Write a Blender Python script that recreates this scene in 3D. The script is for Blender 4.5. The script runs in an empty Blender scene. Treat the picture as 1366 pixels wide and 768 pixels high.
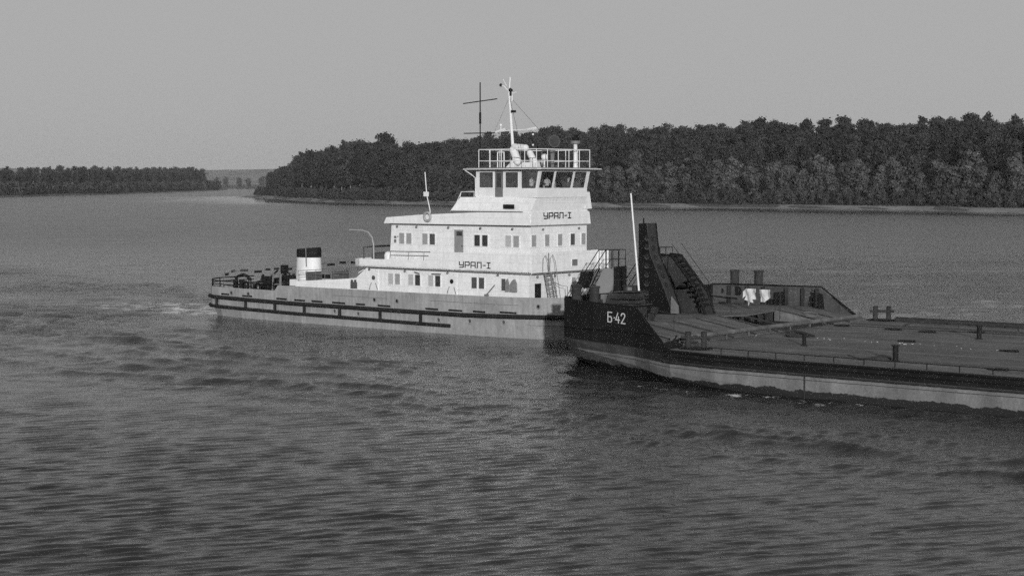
import bpy, math, random
import numpy as np
from mathutils import Vector, Matrix

R = math.radians
rnd = random.Random(7)
SC = bpy.context.scene
COL = SC.collection
HC = 13.0                                   # eye height above the river
O2 = (4.4027, 140.1081)                     # near bow point of the towboat on the water
YAW = R(-39.0)                              # both vessels point this way
UX, UY = math.cos(YAW), math.sin(YAW)
VX, VY = -UY, UX

def W(u, v, z):
    return Vector((O2[0] + u*UX + v*VX, O2[1] + u*UY + v*VY, z))

# ------------------------------------------------------------------ materials
MATS = {}
def mat(name, base, rough=0.6, var=0.15, scale=1.5, streak=0.0, seam=None, fine=0.0, spec=0.3, bump=0.0, metallic=0.0):
    m = bpy.data.materials.new(name); m.use_nodes = True
    nt = m.node_tree; N = nt.nodes; L = nt.links
    b = N['Principled BSDF']
    b.inputs['Roughness'].default_value = rough
    b.inputs['Specular IOR Level'].default_value = spec
    b.inputs['Metallic'].default_value = metallic
    tc = N.new('ShaderNodeTexCoord')
    def noise(sc, det, vec=None, rgh=0.6):
        n = N.new('ShaderNodeTexNoise'); n.inputs['Scale'].default_value = sc
        n.inputs['Detail'].default_value = det; n.inputs['Roughness'].default_value = rgh
        L.new(vec if vec else tc.outputs['Object'], n.inputs['Vector']); return n.outputs['Fac']
    def mul(a, f):
        # f: factor socket in 0..1 -> a * f
        k = N.new('ShaderNodeMath'); k.operation = 'MULTIPLY'
        for i, x in ((0, a), (1, f)):
            if isinstance(x, (int, float)): k.inputs[i].default_value = x
            else: L.new(x, k.inputs[i])
        return k.outputs[0]
    def rng(s, a, c, lo=0.3, hi=0.7):
        k = N.new('ShaderNodeMapRange'); L.new(s, k.inputs['Value'])
        k.inputs['From Min'].default_value = lo; k.inputs['From Max'].default_value = hi
        k.inputs['To Min'].default_value = a; k.inputs['To Max'].default_value = c
        return k.outputs['Result']
    val = base
    if var: val = mul(val, rng(noise(scale, 5), 1-var, 1+var))
    if fine: val = mul(val, rng(noise(scale*9, 3), 1-fine, 1+fine))
    if streak:
        mp = N.new('ShaderNodeMapping'); mp.inputs['Scale'].default_value = (2.2, 2.2, 0.25)
        L.new(tc.outputs['Object'], mp.inputs['Vector'])
        val = mul(val, rng(noise(1.6, 6, mp.outputs['Vector'], 0.65), 1-streak, 1.0, 0.32, 0.6))
    if name == 'barge_deck_plate':
        mp = N.new('ShaderNodeMapping'); mp.inputs['Scale'].default_value = (.05, .9, 1)
        L.new(tc.outputs['Object'], mp.inputs['Vector'])
        val = mul(val, rng(noise(1.2, 6, mp.outputs['Vector'], .7), .72, 1.45, .35, .7))
    if seam:
        sep = N.new('ShaderNodeSeparateXYZ'); L.new(tc.outputs['Object'], sep.inputs[0])
        for ax, step, w, dk in seam:
            k = N.new('ShaderNodeMath'); k.operation = 'DIVIDE'; L.new(sep.outputs[ax], k.inputs[0]); k.inputs[1].default_value = step
            f = N.new('ShaderNodeMath'); f.operation = 'FRACT'; L.new(k.outputs[0], f.inputs[0])
            g = N.new('ShaderNodeMath'); g.operation = 'GREATER_THAN'; L.new(f.outputs[0], g.inputs[0]); g.inputs[1].default_value = w/step
            val = mul(val, rng(g.outputs[0], dk, 1.0, 0, 1))
    cc = N.new('ShaderNodeCombineColor')
    for i in range(3):
        if isinstance(val, (int, float)): cc.inputs[i].default_value = val
        else: L.new(val, cc.inputs[i])
    L.new(cc.outputs[0], b.inputs['Base Color'])
    if bump:
        bp = N.new('ShaderNodeBump'); bp.inputs['Strength'].default_value = 0.5; bp.inputs['Distance'].default_value = bump
        L.new(noise(scale*2.5, 6), bp.inputs['Height']); L.new(bp.outputs[0], b.inputs['Normal'])
    MATS[name] = m
    return m

WHITE = mat('white_paint', .78, .6, .06, .5, streak=.10, fine=.07, spec=.2, seam=[(2, .62, .045, .88), (0, 1.9, .035, .93)])
WHITE2 = mat('plain_white_paint', .72, .5, .06, 1.5, fine=.05)
HULLG = mat('grey_hull_paint', .32, .6, .16, .5, streak=.26, fine=.12, spec=.2, seam=[(0, 2.6, .04, .86)])
KNEEG = mat('grey_bow_paint', .24, .6, .08, .8, fine=.08)
FENDER = mat('rubber_fender', .022, .85, .25, 1.2, fine=.2, spec=.12)
DARK = mat('dark_fittings', .014, .7, .3, 2, fine=.2, spec=.15)
DKGREY = mat('dark_grey_paint', .075, .65, .2, 1.2, fine=.15)
MIDGREY = mat('mid_grey_paint', .16, .6, .15, 1.2, fine=.1)
BDECK = mat('towboat_deck', .12, .8, .2, 1, fine=.2)
CURTAIN = mat('curtained_glass', .30, .35, .15, 6, fine=.1, spec=.5)
BLIND = mat('pale_blind', .42, .5, .12, 5, fine=.1)
DGLASS = mat('dark_glass', .035, .12, .3, 2, spec=.7)
LETTER = mat('black_lettering', .018, .7, .1, 3)
LETW = mat('white_lettering', .62, .7, .12, 4)
CHIM = mat('funnel_black', .015, .7, .2, 2, spec=.12)
PALE = mat('canvas_cover', .66, .8, .12, 2.5, bump=.05)
GREYWOOD = mat('grey_door', .24, .55, .1, 2)
SHADOWBAND = mat('painted_shade_grey', .19, .6, .15, 1.5)  # grey that paints in the shadow line below deck and roof edges
BBLACK = mat('barge_black_paint', .011, .7, .25, .7, streak=.25, fine=.2, spec=.12)
BDK = mat('barge_deck_plate', .115, .85, .26, .35, fine=.25, bump=.02, spec=.2, seam=[(0, 3.05, .05, .78), (1, 1.8, .045, .84)])
BRUST = mat('barge_dull_steel', .042, .8, .3, .9, streak=.25, fine=.2, spec=.15)
BBULW = mat('barge_inner_bulwark', .062, .8, .22, .6, streak=.25, fine=.2, seam=[(0, 2.4, .05, .7)])
ROPEM = mat('dark_rope', .03, .9, .3, 6)
BIRCH = mat('pale_bark', .24, .85, .3, 1.2)
BARK = mat('dark_bark', .07, .9, .3, 1.2)
SHIRT = mat('white_shirt', .62, .85, .08, 5)
SKIN = mat('skin', .36, .6, .05, 3)
HAIR = mat('dark_hair', .02, .7, .1, 5)
TROUSER = mat('dark_trousers', .04, .85, .1, 5)
LINEN = mat('white_linen', .55, .9, .08, 5, bump=.03)
BUOYM = mat('lifebuoy_cover', .34, .7, .25, 3)
JACKET = mat('lifejacket_canvas', .20, .9, .25, 6)

def glass_mat():
    m = bpy.data.materials.new('window_glass'); m.use_nodes = True
    nt = m.node_tree; N = nt.nodes; L = nt.links
    out = N['Material Output']; N.remove(N['Principled BSDF'])
    t = N.new('ShaderNodeBsdfTransparent'); t.inputs[0].default_value = (.92, .92, .92, 1)
    g = N.new('ShaderNodeBsdfGlossy'); g.inputs['Roughness'].default_value = .04; g.inputs[0].default_value = (.9, .9, .9, 1)
    mx = N.new('ShaderNodeMixShader'); fr = N.new('ShaderNodeFresnel'); fr.inputs[0].default_value = 1.5
    mx.inputs[0].default_value = .10; N.remove(fr); L.new(t.outputs[0], mx.inputs[1]); L.new(g.outputs[0], mx.inputs[2])
    L.new(mx.outputs[0], out.inputs[0]); return m
GLASS = glass_mat()

def barge_hull_mat():
    m = bpy.data.materials.new('barge_hull_paint'); m.use_nodes = True
    nt = m.node_tree; N = nt.nodes; L = nt.links; b = N['Principled BSDF']
    b.inputs['Roughness'].default_value = .7; b.inputs['Specular IOR Level'].default_value = .12
    tc = N.new('ShaderNodeTexCoord'); sep = N.new('ShaderNodeSeparateXYZ'); L.new(tc.outputs['Object'], sep.inputs[0])
    def noise(sc, det, scl=None):
        n = N.new('ShaderNodeTexNoise'); n.inputs['Scale'].default_value = sc; n.inputs['Detail'].default_value = det
        n.inputs['Roughness'].default_value = .65
        if scl:
            mp = N.new('ShaderNodeMapping'); mp.inputs['Scale'].default_value = scl
            L.new(tc.outputs['Object'], mp.inputs['Vector']); L.new(mp.outputs[0], n.inputs['Vector'])
        else: L.new(tc.outputs['Object'], n.inputs['Vector'])
        return n.outputs['Fac']
    def M(op, a, c, d=None):
        k = N.new('ShaderNodeMath'); k.operation = op
        for i, x in enumerate((a, c, d)):
            if x is None: continue
            if isinstance(x, (int, float)): k.inputs[i].default_value = x
            else: L.new(x, k.inputs[i])
        return k.outputs[0]
    def step(s, lo, hi, a, c):
        k = N.new('ShaderNodeMapRange'); L.new(s, k.inputs['Value'])
        k.inputs['From Min'].default_value = lo; k.inputs['From Max'].default_value = hi
        k.inputs['To Min'].default_value = a; k.inputs['To Max'].default_value = c
        return k.outputs['Result']
    z = sep.outputs[2]
    zr = M('ADD', z, M('MULTIPLY', M('SUBTRACT', noise(.9, 6), .5), .75))       # ragged lower edge of the boot stripe
    zt = M('ADD', z, M('MULTIPLY', M('SUBTRACT', noise(1.3, 5), .5), .10))
    wear = step(noise(.7, 6, (1, 1, .35)), .3, .7, .62, 1.25)
    grain = step(noise(9, 3), .3, .7, .8, 1.2)
    black = M('MULTIPLY', .015, wear)
    belt = M('MULTIPLY', M('MULTIPLY', .185, wear), grain)
    red = M('MULTIPLY', .026, grain)
    worn = M('MULTIPLY', M('MULTIPLY', .062, wear), grain)
    up = step(zt, 1.27, 1.31, 0, 1)
    lo = step(zr, .40, .45, 0, 1)
    def mix(f, a, c):
        return M('ADD', M('MULTIPLY', a, M('SUBTRACT', 1.0, f)), M('MULTIPLY', c, f))
    v = mix(lo, red, belt)
    seam = M('MULTIPLY', step(zt, 1.06, 1.08, 0, 1), step(zt, 1.10, 1.12, 1, 0))   # thin dark line in the belt
    v = mix(seam, v, .04)
    # worn grey zone over the belt near the raked end
    w2 = M('MULTIPLY', up, M('MULTIPLY', step(zt, 1.85, 1.95, 1, 0), step(sep.outputs[0], 17, 24, 1, 0)))
    v = mix(up, v, black); v = mix(w2, v, worn)
    cc = N.new('ShaderNodeCombineColor')
    for i in range(3): L.new(v, cc.inputs[i])
    L.new(cc.outputs[0], b.inputs['Base Color'])
    return m
BHULL = barge_hull_mat()

def leaf_mat(name, base, dv):
    m = bpy.data.materials.new(name); m.use_nodes = True
    nt = m.node_tree; N = nt.nodes; L = nt.links; b = N['Principled BSDF']
    b.inputs['Roughness'].default_value = .65; b.inputs['Specular IOR Level'].default_value = .2
    g = N.new('ShaderNodeNewGeometry'); oi = N.new('ShaderNodeObjectInfo')
    def rng(s, a, c):
        k = N.new('ShaderNodeMapRange'); L.new(s, k.inputs['Value'])
        k.inputs['To Min'].default_value = a; k.inputs['To Max'].default_value = c; return k.outputs['Result']
    k = N.new('ShaderNodeMath'); k.operation = 'MULTIPLY'
    L.new(rng(g.outputs['Random Per Island'], base*.82, base*1.18), k.inputs[0])
    L.new(rng(oi.outputs['Random'], 1-dv, 1+dv), k.inputs[1])
    tn = N.new('ShaderNodeTexNoise'); tn.inputs['Scale'].default_value = .34; tn.inputs['Detail'].default_value = 3
    L.new(g.outputs['Position'], tn.inputs['Vector'])
    k0 = k; k = N.new('ShaderNodeMath'); k.operation = 'MULTIPLY'; L.new(k0.outputs[0], k.inputs[0])
    r2 = rng(tn.outputs['Fac'], .25, 1.75); L.new(r2, k.inputs[1])
    cc = N.new('ShaderNodeCombineColor')
    for i in range(3): L.new(k.outputs[0], cc.inputs[i])
    L.new(cc.outputs[0], b.inputs['Base Color'])
    return m
LEAF_D = leaf_mat('dark_foliage', .031, .35)
LEAF_M = leaf_mat('mid_foliage', .066, .42)
LEAF_B = leaf_mat('bush_foliage', .044, .30)

# ------------------------------------------------------------------ mesh helpers
class MB:
    def __init__(s): s.v = []; s.f = []
    def add(s, vs, fs):
        o = len(s.v); s.v += [tuple(x) for x in vs]; s.f += [tuple(i+o for i in f) for f in fs]; return s
    def hexa(s, p):
        return s.add(p, [(0,3,2,1),(4,5,6,7),(0,1,5,4),(1,2,6,5),(2,3,7,6),(3,0,4,7)])
    def box(s, u0, u1, v0, v1, z0, z1):
        return s.hexa([(u0,v0,z0),(u1,v0,z0),(u1,v1,z0),(u0,v1,z0),(u0,v0,z1),(u1,v0,z1),(u1,v1,z1),(u0,v1,z1)])
    def prism(s, poly, vec):
        n = len(poly); vec = Vector(vec)
        vs = [Vector(p) for p in poly] + [Vector(p)+vec for p in poly]
        fs = [tuple(range(n-1,-1,-1)), tuple(range(n,2*n))] + [(i,(i+1)%n,n+(i+1)%n,n+i) for i in range(n)]
        return s.add(vs, fs)
    def side(s, uz, v0, v1):
        return s.prism([(u, v0, z) for u, z in uz], (0, v1-v0, 0))
    def plan(s, uv, z0, z1):
        return s.prism([(u, v, z0) for u, v in uv], (0, 0, z1-z0))
    def tube(s, a, b, r, n=7, r2=None):
        a = Vector(a); b = Vector(b); d = b-a
        if d.length < 1e-6: return s
        d.normalize(); t = Vector((0,0,1)) if abs(d.z) < .9 else Vector((1,0,0))
        x = d.cross(t).normalized(); y = d.cross(x); r2 = r if r2 is None else r2
        vs = [a+(x*math.cos(2*math.pi*i/n)+y*math.sin(2*math.pi*i/n))*r for i in range(n)]
        vs += [b+(x*math.cos(2*math.pi*i/n)+y*math.sin(2*math.pi*i/n))*r2 for i in range(n)]
        return s.add(vs, [tuple(range(n-1,-1,-1)), tuple(range(n,2*n))]+[(i,(i+1)%n,n+(i+1)%n,n+i) for i in range(n)])
    def path(s, pts, r, n=6):
        P = [Vector(p) for p in pts]; rings = []
        for i, p in enumerate(P):
            d = (P[min(i+1,len(P)-1)]-P[max(i-1,0)]).normalized()
            t = Vector((0,0,1)) if abs(d.z) < .9 else Vector((1,0,0))
            x = d.cross(t).normalized(); y = d.cross(x)
            rings.append([p+(x*math.cos(2*math.pi*k/n)+y*math.sin(2*math.pi*k/n))*r for k in range(n)])
        vs = [q for g in rings for q in g]; fs = [tuple(range(n-1,-1,-1)), tuple((len(P)-1)*n+k for k in range(n))]
        for i in range(len(P)-1):
            fs += [(i*n+k, i*n+(k+1)%n, (i+1)*n+(k+1)%n, (i+1)*n+k) for k in range(n)]
        return s.add(vs, fs)
    def lathe(s, c, prof, n=14):
        c = Vector(c); vs = []; m = len(prof)
        for r, z in prof:
            vs += [(c.x+r*math.cos(2*math.pi*k/n), c.y+r*math.sin(2*math.pi*k/n), c.z+z) for k in range(n)]
        fs = [tuple(range(n-1,-1,-1)), tuple((m-1)*n+k for k in range(n))]
        for i in range(m-1):
            fs += [(i*n+k, i*n+(k+1)%n, (i+1)*n+(k+1)%n, (i+1)*n+k) for k in range(n)]
        return s.add(vs, fs)
    def ball(s, c, r, sq=(1,1,1), n=10, m=7):
        prof = [(max(1e-3, math.sin(math.pi*i/m)), -math.cos(math.pi*i/m)) for i in range(m+1)]
        o = len(s.v); s.lathe((0,0,0), prof, n)
        for i in range(o, len(s.v)):
            x, y, z = s.v[i]; s.v[i] = (c[0]+x*r*sq[0], c[1]+y*r*sq[1], c[2]+z*r*sq[2])
        return s
    def torus(s, c, R_, r, ax='v', n=18, k=7, part=1.0, start=0.0):
        rings = []; cnt = n if part >= 1 else n+1
        for i in range(cnt):
            a = start + 2*math.pi*part*i/n
            for j in range(k):
                b = 2*math.pi*j/k; rr = R_+r*math.cos(b); h = r*math.sin(b)
                if ax == 'v': rings.append((c[0]+rr*math.cos(a), c[1]+h, c[2]+rr*math.sin(a)))
                elif ax == 'u': rings.append((c[0]+h, c[1]+rr*math.cos(a), c[2]+rr*math.sin(a)))
                else: rings.append((c[0]+rr*math.cos(a), c[1]+rr*math.sin(a), c[2]+h))
        fs = []
        for i in range(n if part >= 1 else n):
            i2 = (i+1) % cnt
            fs += [(i*k+j, i2*k+j, i2*k+(j+1)%k, i*k+(j+1)%k) for j in range(k)]
        return s.add(rings, fs)
    def disc(s, c, r, ax, t, n=14):
        d = {'v': (0,t,0), 'u': (t,0,0), 'z': (0,0,t)}[ax]
        return s.tube(c, (c[0]+d[0], c[1]+d[1], c[2]+d[2]), r, n)
    def build(s, name, m, parent=None, smooth=False):
        me = bpy.data.meshes.new(name); me.from_pydata(s.v, [], s.f); me.update()
        import bmesh
        bm = bmesh.new(); bm.from_mesh(me); bmesh.ops.recalc_face_normals(bm, faces=bm.faces); bm.to_mesh(me); bm.free()
        if smooth:
            me.polygons.foreach_set('use_smooth', [True]*len(me.polygons))
            me.set_sharp_from_angle(angle=R(40))
        me.materials.append(m)
        o = bpy.data.objects.new(name, me); COL.objects.link(o); o.parent = parent
        return o

def tag(o, label, cat, group=None):
    o['label'] = label; o['category'] = cat
    if group: o['group'] = group
    return o
def thing(name, label, cat, loc=(0,0,0), rz=0.0, group=None):
    o = bpy.data.objects.new(name, None); COL.objects.link(o); o.empty_display_size = .2
    o.location = loc; o.rotation_euler = (0,0,rz); return tag(o, label, cat, group)
def vessel_thing(name, label, cat, u, v, z, group=None):
    return thing(name, label, cat, W(u, v, z), YAW, group)
def interp(tab, x):
    if x <= tab[0][0]: return tab[0][1]
    for (a, p), (b, q) in zip(tab, tab[1:]):
        if x <= b: return p+(q-p)*(x-a)/(b-a)
    return tab[-1][1]

# ================================================================== TOWBOAT
VC = 4.25
tow = vessel_thing('push_towboat', 'white pusher towboat with tall stacked deckhouse, grey hull and black rubbing strakes', 'towboat', 0, 0, 0)
VD = [(-44.35,1.6),(-44.1,.6),(-43.3,.1),(-42,-.15),(-38,-.5),(-30,-.8),(-15,-.95),(-6,-.8),(-3,-.4),(-1,.1),(1,.8),(3,1.7),(5,2.6),(6.6,3.4)]
VWL = [(-44.0,2.0),(-43.6,1.0),(-42.8,.5),(-41.5,.2),(-38,-.3),(-30,-.75),(-15,-.95),(-8,-.8),(-4,-.35),(-2,.2),(0,1.1),(2,2.2),(4,3.2),(5.6,3.9)]
ZT = [(-44.4,2.84),(-33.7,2.84),(-33.2,3.34),(-20,3.36),(-8,3.38),(-3,3.44),(0,3.52),(6.6,3.6)]
us = [-44.35,-44.1,-43.3,-42,-40,-38,-34.5,-33.7,-33.2,-30,-26,-22,-18,-15,-12,-9,-6,-4.5,-3,-2,-1,0,1,2,3,4,5,6,6.6]
hull = MB()
def uw(u): return u if u < -40 else u
def ring(u, flip):
    k = (lambda v: 2*VC-v) if flip else (lambda v: v)
    vd = interp(VD, u); zt = interp(ZT, u)
    t = max(0, min(1, (u+4)/4)); vwl = interp(VWL, min(u, 5.6) if u > -43.9 else -44.0)
    zk = 1.15
    vk = vd + .04 + .30*t*0.3
    ub = u + (.35 if u < -42 else 0)*(-44.35-u < 1)*.6
    return [(u, k(vwl+.5), -1.0), (u, k(vwl), 0.0), (u, k(vk + (.22*t)), zk-.03), (u, k(vk), zk+.03), (u, k(vd), zt),
            (u, k(vd+.09), zt), (u, k(vd+.10), 2.2)]
for flip in (False, True):
    rows = [ring(u, flip) for u in us]
    m_ = len(rows[0]); vs = [p for r_ in rows for p in r_]
    hull.add(vs, [(i*m_+j, (i+1)*m_+j, (i+1)*m_+j+1, i*m_+j+1) for i in range(len(us)-1) for j in range(m_-1)])
for idx in (0, -1):                     # transom and blunt bow plate
    a = ring(us[idx], False)[:6]; b = ring(us[idx], True)[:6]
    hull.add(a+b, [(j, j+1, 6+j+1, 6+j) for j in range(5)])
    s_ = .1 if idx == 0 else -.1
    hull.add([(us[idx]+s_, a[5][1], 2.2), (us[idx]+s_, b[5][1], 2.2), (us[idx]+s_, b[5][1], a[5][2]), (us[idx]+s_, a[5][1], a[5][2])], [(0,1,2,3)])
hullo = hull.build('hull', HULLG, tow)
dk = MB()
poly = [(u, interp(VD, u)+.1) for u in us] + [(u, 2*VC-interp(VD, u)-.1) for u in reversed(us)]
dk.add([(u, v, 2.2) for u, v in poly], [tuple(range(len(poly)))])
dk.build('main_deck', BDECK, tow)

def nearpath(u0, u1, z, off, stern=False, n=40):
    pts = []
    for i in range(n+1):
        u = u0+(u1-u0)*i/n; pts.append((u, interp(VD, u)-off, z(u) if callable(z) else z))
    return pts
up_z = lambda u: interp([(-44.4,1.86),(-31,1.74),(-10,1.70),(-2,1.86),(6,2.05)], u)
lo_z = lambda u: interp([(-44.4,.98),(-31,.83),(-11.6,.70)], u)
def around(u1, z, off):
    pts = nearpath(-44.1, u1, z, off)
    far = [(-44.4-off, 7.2, z(-44.3)), (-44.4-off, 1.5, z(-44.3)), (-44.3-off*.7, .75, z(-44.3))]
    return far+pts
MB().path(around(6.2, up_z, .10), .19, 8).build('rubbing_strake', FENDER, tow, True)
MB().path([(u, 2*VC-v, z) for u, v, z in around(6.2, up_z, .10)[3:]], .19, 8).build('rubbing_strake', FENDER, tow, True)
MB().path(around(-11.7, lo_z, .08), .16, 8).build('rubbing_strake', FENDER, tow, True)
for u in (-42.3, -37.75, -33.55, -29.5, -24.9, -19.85, -15.0):
    v = interp(VD, u)-.10
    MB().tube((u, v, up_z(u)-.1), (u, v, lo_z(u)+.1), .15, 6).build('fender_post', FENDER, tow)
for a, b in ((-41.6,-40.4),(-38.3,-36.9),(-33.4,-32),(-30.9,-29.5),(-28.6,-27.2),(-25.9,-24.3),(-22.9,-21.8),(-20.2,-18.7),(-14.5,-13.1),(-11.9,-10.4),(-9.2,-7.9),(-6.3,-4.7)):
    z = up_z(a)+.27; v = interp(VD, (a+b)/2)
    MB().hexa([(a,interp(VD,a)-.045,z),(b,interp(VD,b)-.045,z-.01),(b,interp(VD,b)+.02,z-.01),(a,interp(VD,a)+.02,z),
               (a,interp(VD,a)-.045,z+.15),(b,interp(VD,b)-.045,z+.14),(b,interp(VD,b)+.02,z+.14),(a,interp(VD,a)+.02,z+.15)]).build('scupper', DARK, tow)
for u, z in ((-40.0, 2.35),(-37.4,2.36),(-20.6,2.55),(-17.85,2.55),(-2.6,2.72)):
    v = interp(VD, u)
    h = MB().disc((u, v-.05, z), .13, 'v', .1, 14).build('hawse_hole', DARK, tow)
    MB().torus((u, v-.045, z), .16, .04).build('rim', MIDGREY, h, True)
for u, z in ((-25.6,1.32),(-22.6,1.22),(-13.0,1.15),(-9.55,1.22),(-5.9,1.30)):
    v = interp(VD, u)+.03
    h = MB().disc((u, v-.06, z), .17, 'v', .1, 14).build('porthole', DKGREY, tow)
    MB().torus((u, v-.055, z), .19, .04).build('rim', CURTAIN, h, True)
for q_ in ((-26,-19,2.72),(-14,-4.5,2.76)): MB().path(nearpath(*q_, -.005), .02, 5).build('weld_seam', MIDGREY, tow)

# ---- deckhouse, lower storey
lower = MB()
prof = [(-31.75,2.2),(-31.75,3.74),(-24.0,4.28),(-22.7,5.22),(-22.6,5.34),(-4.0,5.34),(-4.0,2.2)]
lower.side(prof, .2, 8.3)
lower.build('lower_deckhouse', WHITE, tow)
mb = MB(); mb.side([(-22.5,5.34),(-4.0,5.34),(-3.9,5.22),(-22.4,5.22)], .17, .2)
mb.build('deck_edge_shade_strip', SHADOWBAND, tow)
# deck slab with bulwark of the second storey
band = MB()
band.plan([(-24.5,4.25),(-24.4,1.2),(-24.0,.2),(-23.3,-.12),(-3.6,-.12),(-3.45,0.1),(-3.45,9.0),(-23.3,8.62),(-24.0,8.3),(-24.4,7.3)], 5.345, 5.5)
btop = [(-24.5,6.08),(-15.3,6.16),(-14.2,6.93),(-3.5,7.02)]
bu = [-23.3,-20,-16,-15.3,-14.2,-12,-8,-3.5]
for sgn in (0, 1):
    k = (lambda v: v) if sgn == 0 else (lambda v: 8.5-v)
    rows = [[(u,k(-.12),5.42),(u,k(-.12),interp(btop,u)),(u,k(-.04),interp(btop,u)),(u,k(-.04),5.42)] for u in bu]
    vs = [p for r_ in rows for p in r_]
    band.add(vs, [(i*4+j,(i+1)*4+j,(i+1)*4+(j+1)%4,i*4+(j+1)%4) for i in range(len(bu)-1) for j in range(4)]+[(0,1,2,3),tuple(len(vs)-4+j for j in (3,2,1,0))])
aft = [(-23.3,-.12),(-24.0,.2),(-24.4,1.2),(-24.5,4.25),(-24.4,7.3),(-24.0,8.3),(-23.3,8.62)]
for (a,b),(c,d) in zip(aft,aft[1:]):
    band.hexa([(a,b,5.42),(c,d,5.42),(c+.1,d,5.42),(a+.1,b,5.42),(a,b,6.08),(c,d,6.08),(c+.1,d,6.08),(a+.1,b,6.08)])
band.box(-3.5,-3.42,-.12,9.0,5.42,7.1)
band.hexa([(-3.5,8.9,5.45),(-2.5,9.3,5.45),(-2.5,9.38,5.45),(-3.5,8.98,5.45),(-3.5,8.9,7.1),(-2.5,9.3,7.1),(-2.5,9.38,7.1),(-3.5,8.98,7.1)])
band.build('second_deck_bulwark', WHITE, tow)
upper = MB(); upper.side([(-19.95,5.5),(-19.66,9.3),(-4.0,9.3),(-4.0,5.5)], .35, 8.2)
upper.build('upper_deckhouse', WHITE, tow)
# roof bulwark of the upper storey
rb = MB()
rb.side([(-20.15,9.30),(-19.85,9.84),(-15.7,10.12),(-9.2,10.40),(-4.05,10.42),(-3.9,9.36)], -.15, 8.65)
rb.build('roof_bulwark', WHITE, tow)
MB().side([(-20.1,9.30),(-3.9,9.345),(-3.9,9.20),(-19.7,9.16)], .31, .35).build('roof_edge_trim_and_shade', SHADOWBAND, tow)  # grey strip paints the roof overhang's shadow onto the wall
MB().box(-4.0,-3.86,.35,8.65,9.27,9.355).build('roof_edge_trim_and_shade', SHADOWBAND, tow)  # same painted shadow line along the front roof edge
MB().box(-3.42,-3.37,-.1,9.0,5.33,5.45).build('deck_edge_shade_line', SHADOWBAND, tow)  # shadow line of the front deck edge, painted as a grey strip
MB().path([(-24.3,.1,5.34),(-23.3,-.14,5.38),(-3.5,-.14,5.40)], .035, 5).build('deck_edge_shade_line', SHADOWBAND, tow)  # shadow line of the side deck edge, drawn as a thin grey tube
# wheelhouse base
wb = MB()
wb.hexa([(-12.6,.1,10.43),(-3.95,.25,10.41),(-3.95,8.25,10.41),(-12.6,8.4,10.43),(-11.65,.35,11.66),(-3.75,.95,11.66),(-3.75,7.75,11.66),(-11.65,8.1,11.66)])
wb.build('wheelhouse_base', WHITE, tow)
MB().box(-12.5,-4.6,.06,.10,10.40,10.50).build('roof_edge_trim_and_shade', DKGREY, tow)
MB().hexa([(-3.95,.3,9.4),(-3.9,.3,9.4),(-3.9,8.2,9.4),(-3.95,8.2,9.4),(-3.95,.3,10.5),(-3.86,.3,10.5),(-3.86,8.2,10.5),(-3.95,8.2,10.5)]).build('front_plating', WHITE, tow)
MB().hexa([(-6.2,7.8,10.65),(-3.85,7.8,10.65),(-3.85,8.75,10.65),(-6.2,8.75,10.65),(-6.2,7.8,12.1),(-3.85,7.75,12.1),(-3.85,8.4,12.1),(-6.2,8.4,12.1)]).build('bridge_wing', WHITE, tow)
v_ = MB().box(-6.75,-5.6,.16,.24,10.72,11.08).build('air_intake', DARK, tow)
MB().path([(-12.4,.6,11.0),(-11.75,.6,12.1),(-10.3,.6,12.15),(-10.3,.6,11.66)], .03, 5).path([(-11.9,.6,11.66),(-11.75,.6,12.1)], .03, 5).path([(-10.3,7.6,12.15),(-11.75,7.6,12.1),(-11.75,.6,12.1)], .03, 5).build('aft_handrail', WHITE2, tow)
# wheelhouse shell: sill walls, pillars, header (hollow)
wh = MB(); V0, V1, U0, U1 = .8, 7.75, -10.25, -3.65
SZ, HZ = 12.43, 13.82
wh.box(U0, U1, V0, V0+.08, 11.66, SZ)
wh.box(U0, U1, V1-.08, V1, 11.66, SZ)
wh.box(U1-.08, U1, V0+.08, V1-.08, 11.66, SZ)
wh.box(U0, U0+.08, V0+.08, V1-.08, 11.66, SZ)
lean = .32
def hz(u): return u+(lean if u > -4 else 0)
for v in (V0, V1-.08):
    wh.box(U0, U1+lean, v, v+.08, HZ, 13.97)
    for a, b in ((-10.25,-9.92),(-8.34,-8.16),(-7.28,-7.06),(-5.62,-5.32)):
        wh.box(a, b, v, v+.08, SZ, HZ)
    wh.hexa([(-3.82,v,SZ),(-3.65,v,SZ),(-3.65,v+.08,SZ),(-3.82,v+.08,SZ),(-3.55,v,HZ),(-3.33,v,HZ),(-3.33,v+.08,HZ),(-3.55,v+.08,HZ)])
wh.hexa([(U1-.08,V0+.08,SZ-.0),(U1,V0+.08,SZ),(U1,V1-.08,SZ),(U1-.08,V1-.08,SZ),(U1-.08,V0+.08,SZ+.02),(U1,V0+.08,SZ+.02),(U1,V1-.08,SZ+.02),(U1-.08,V1-.08,SZ+.02)])
wh.box(U1+lean-.08, U1+lean, V0+.08, V1-.08, HZ, 13.97)
wh.box(U0, U0+.08, V0+.08, V1-.08, SZ, 13.97)
for a, b in ((.88,1.05),(2.84,3.04),(5.45,5.68),(7.36,7.67)):
    wh.hexa([(U1-.07,a,SZ+.02),(U1,a,SZ+.02),(U1,b,SZ+.02),(U1-.07,b,SZ+.02),(U1+lean-.07,a,HZ),(U1+lean,a,HZ),(U1+lean,b,HZ),(U1+lean-.07,b,HZ)])
wh.build('wheelhouse', WHITE2, tow)
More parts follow.
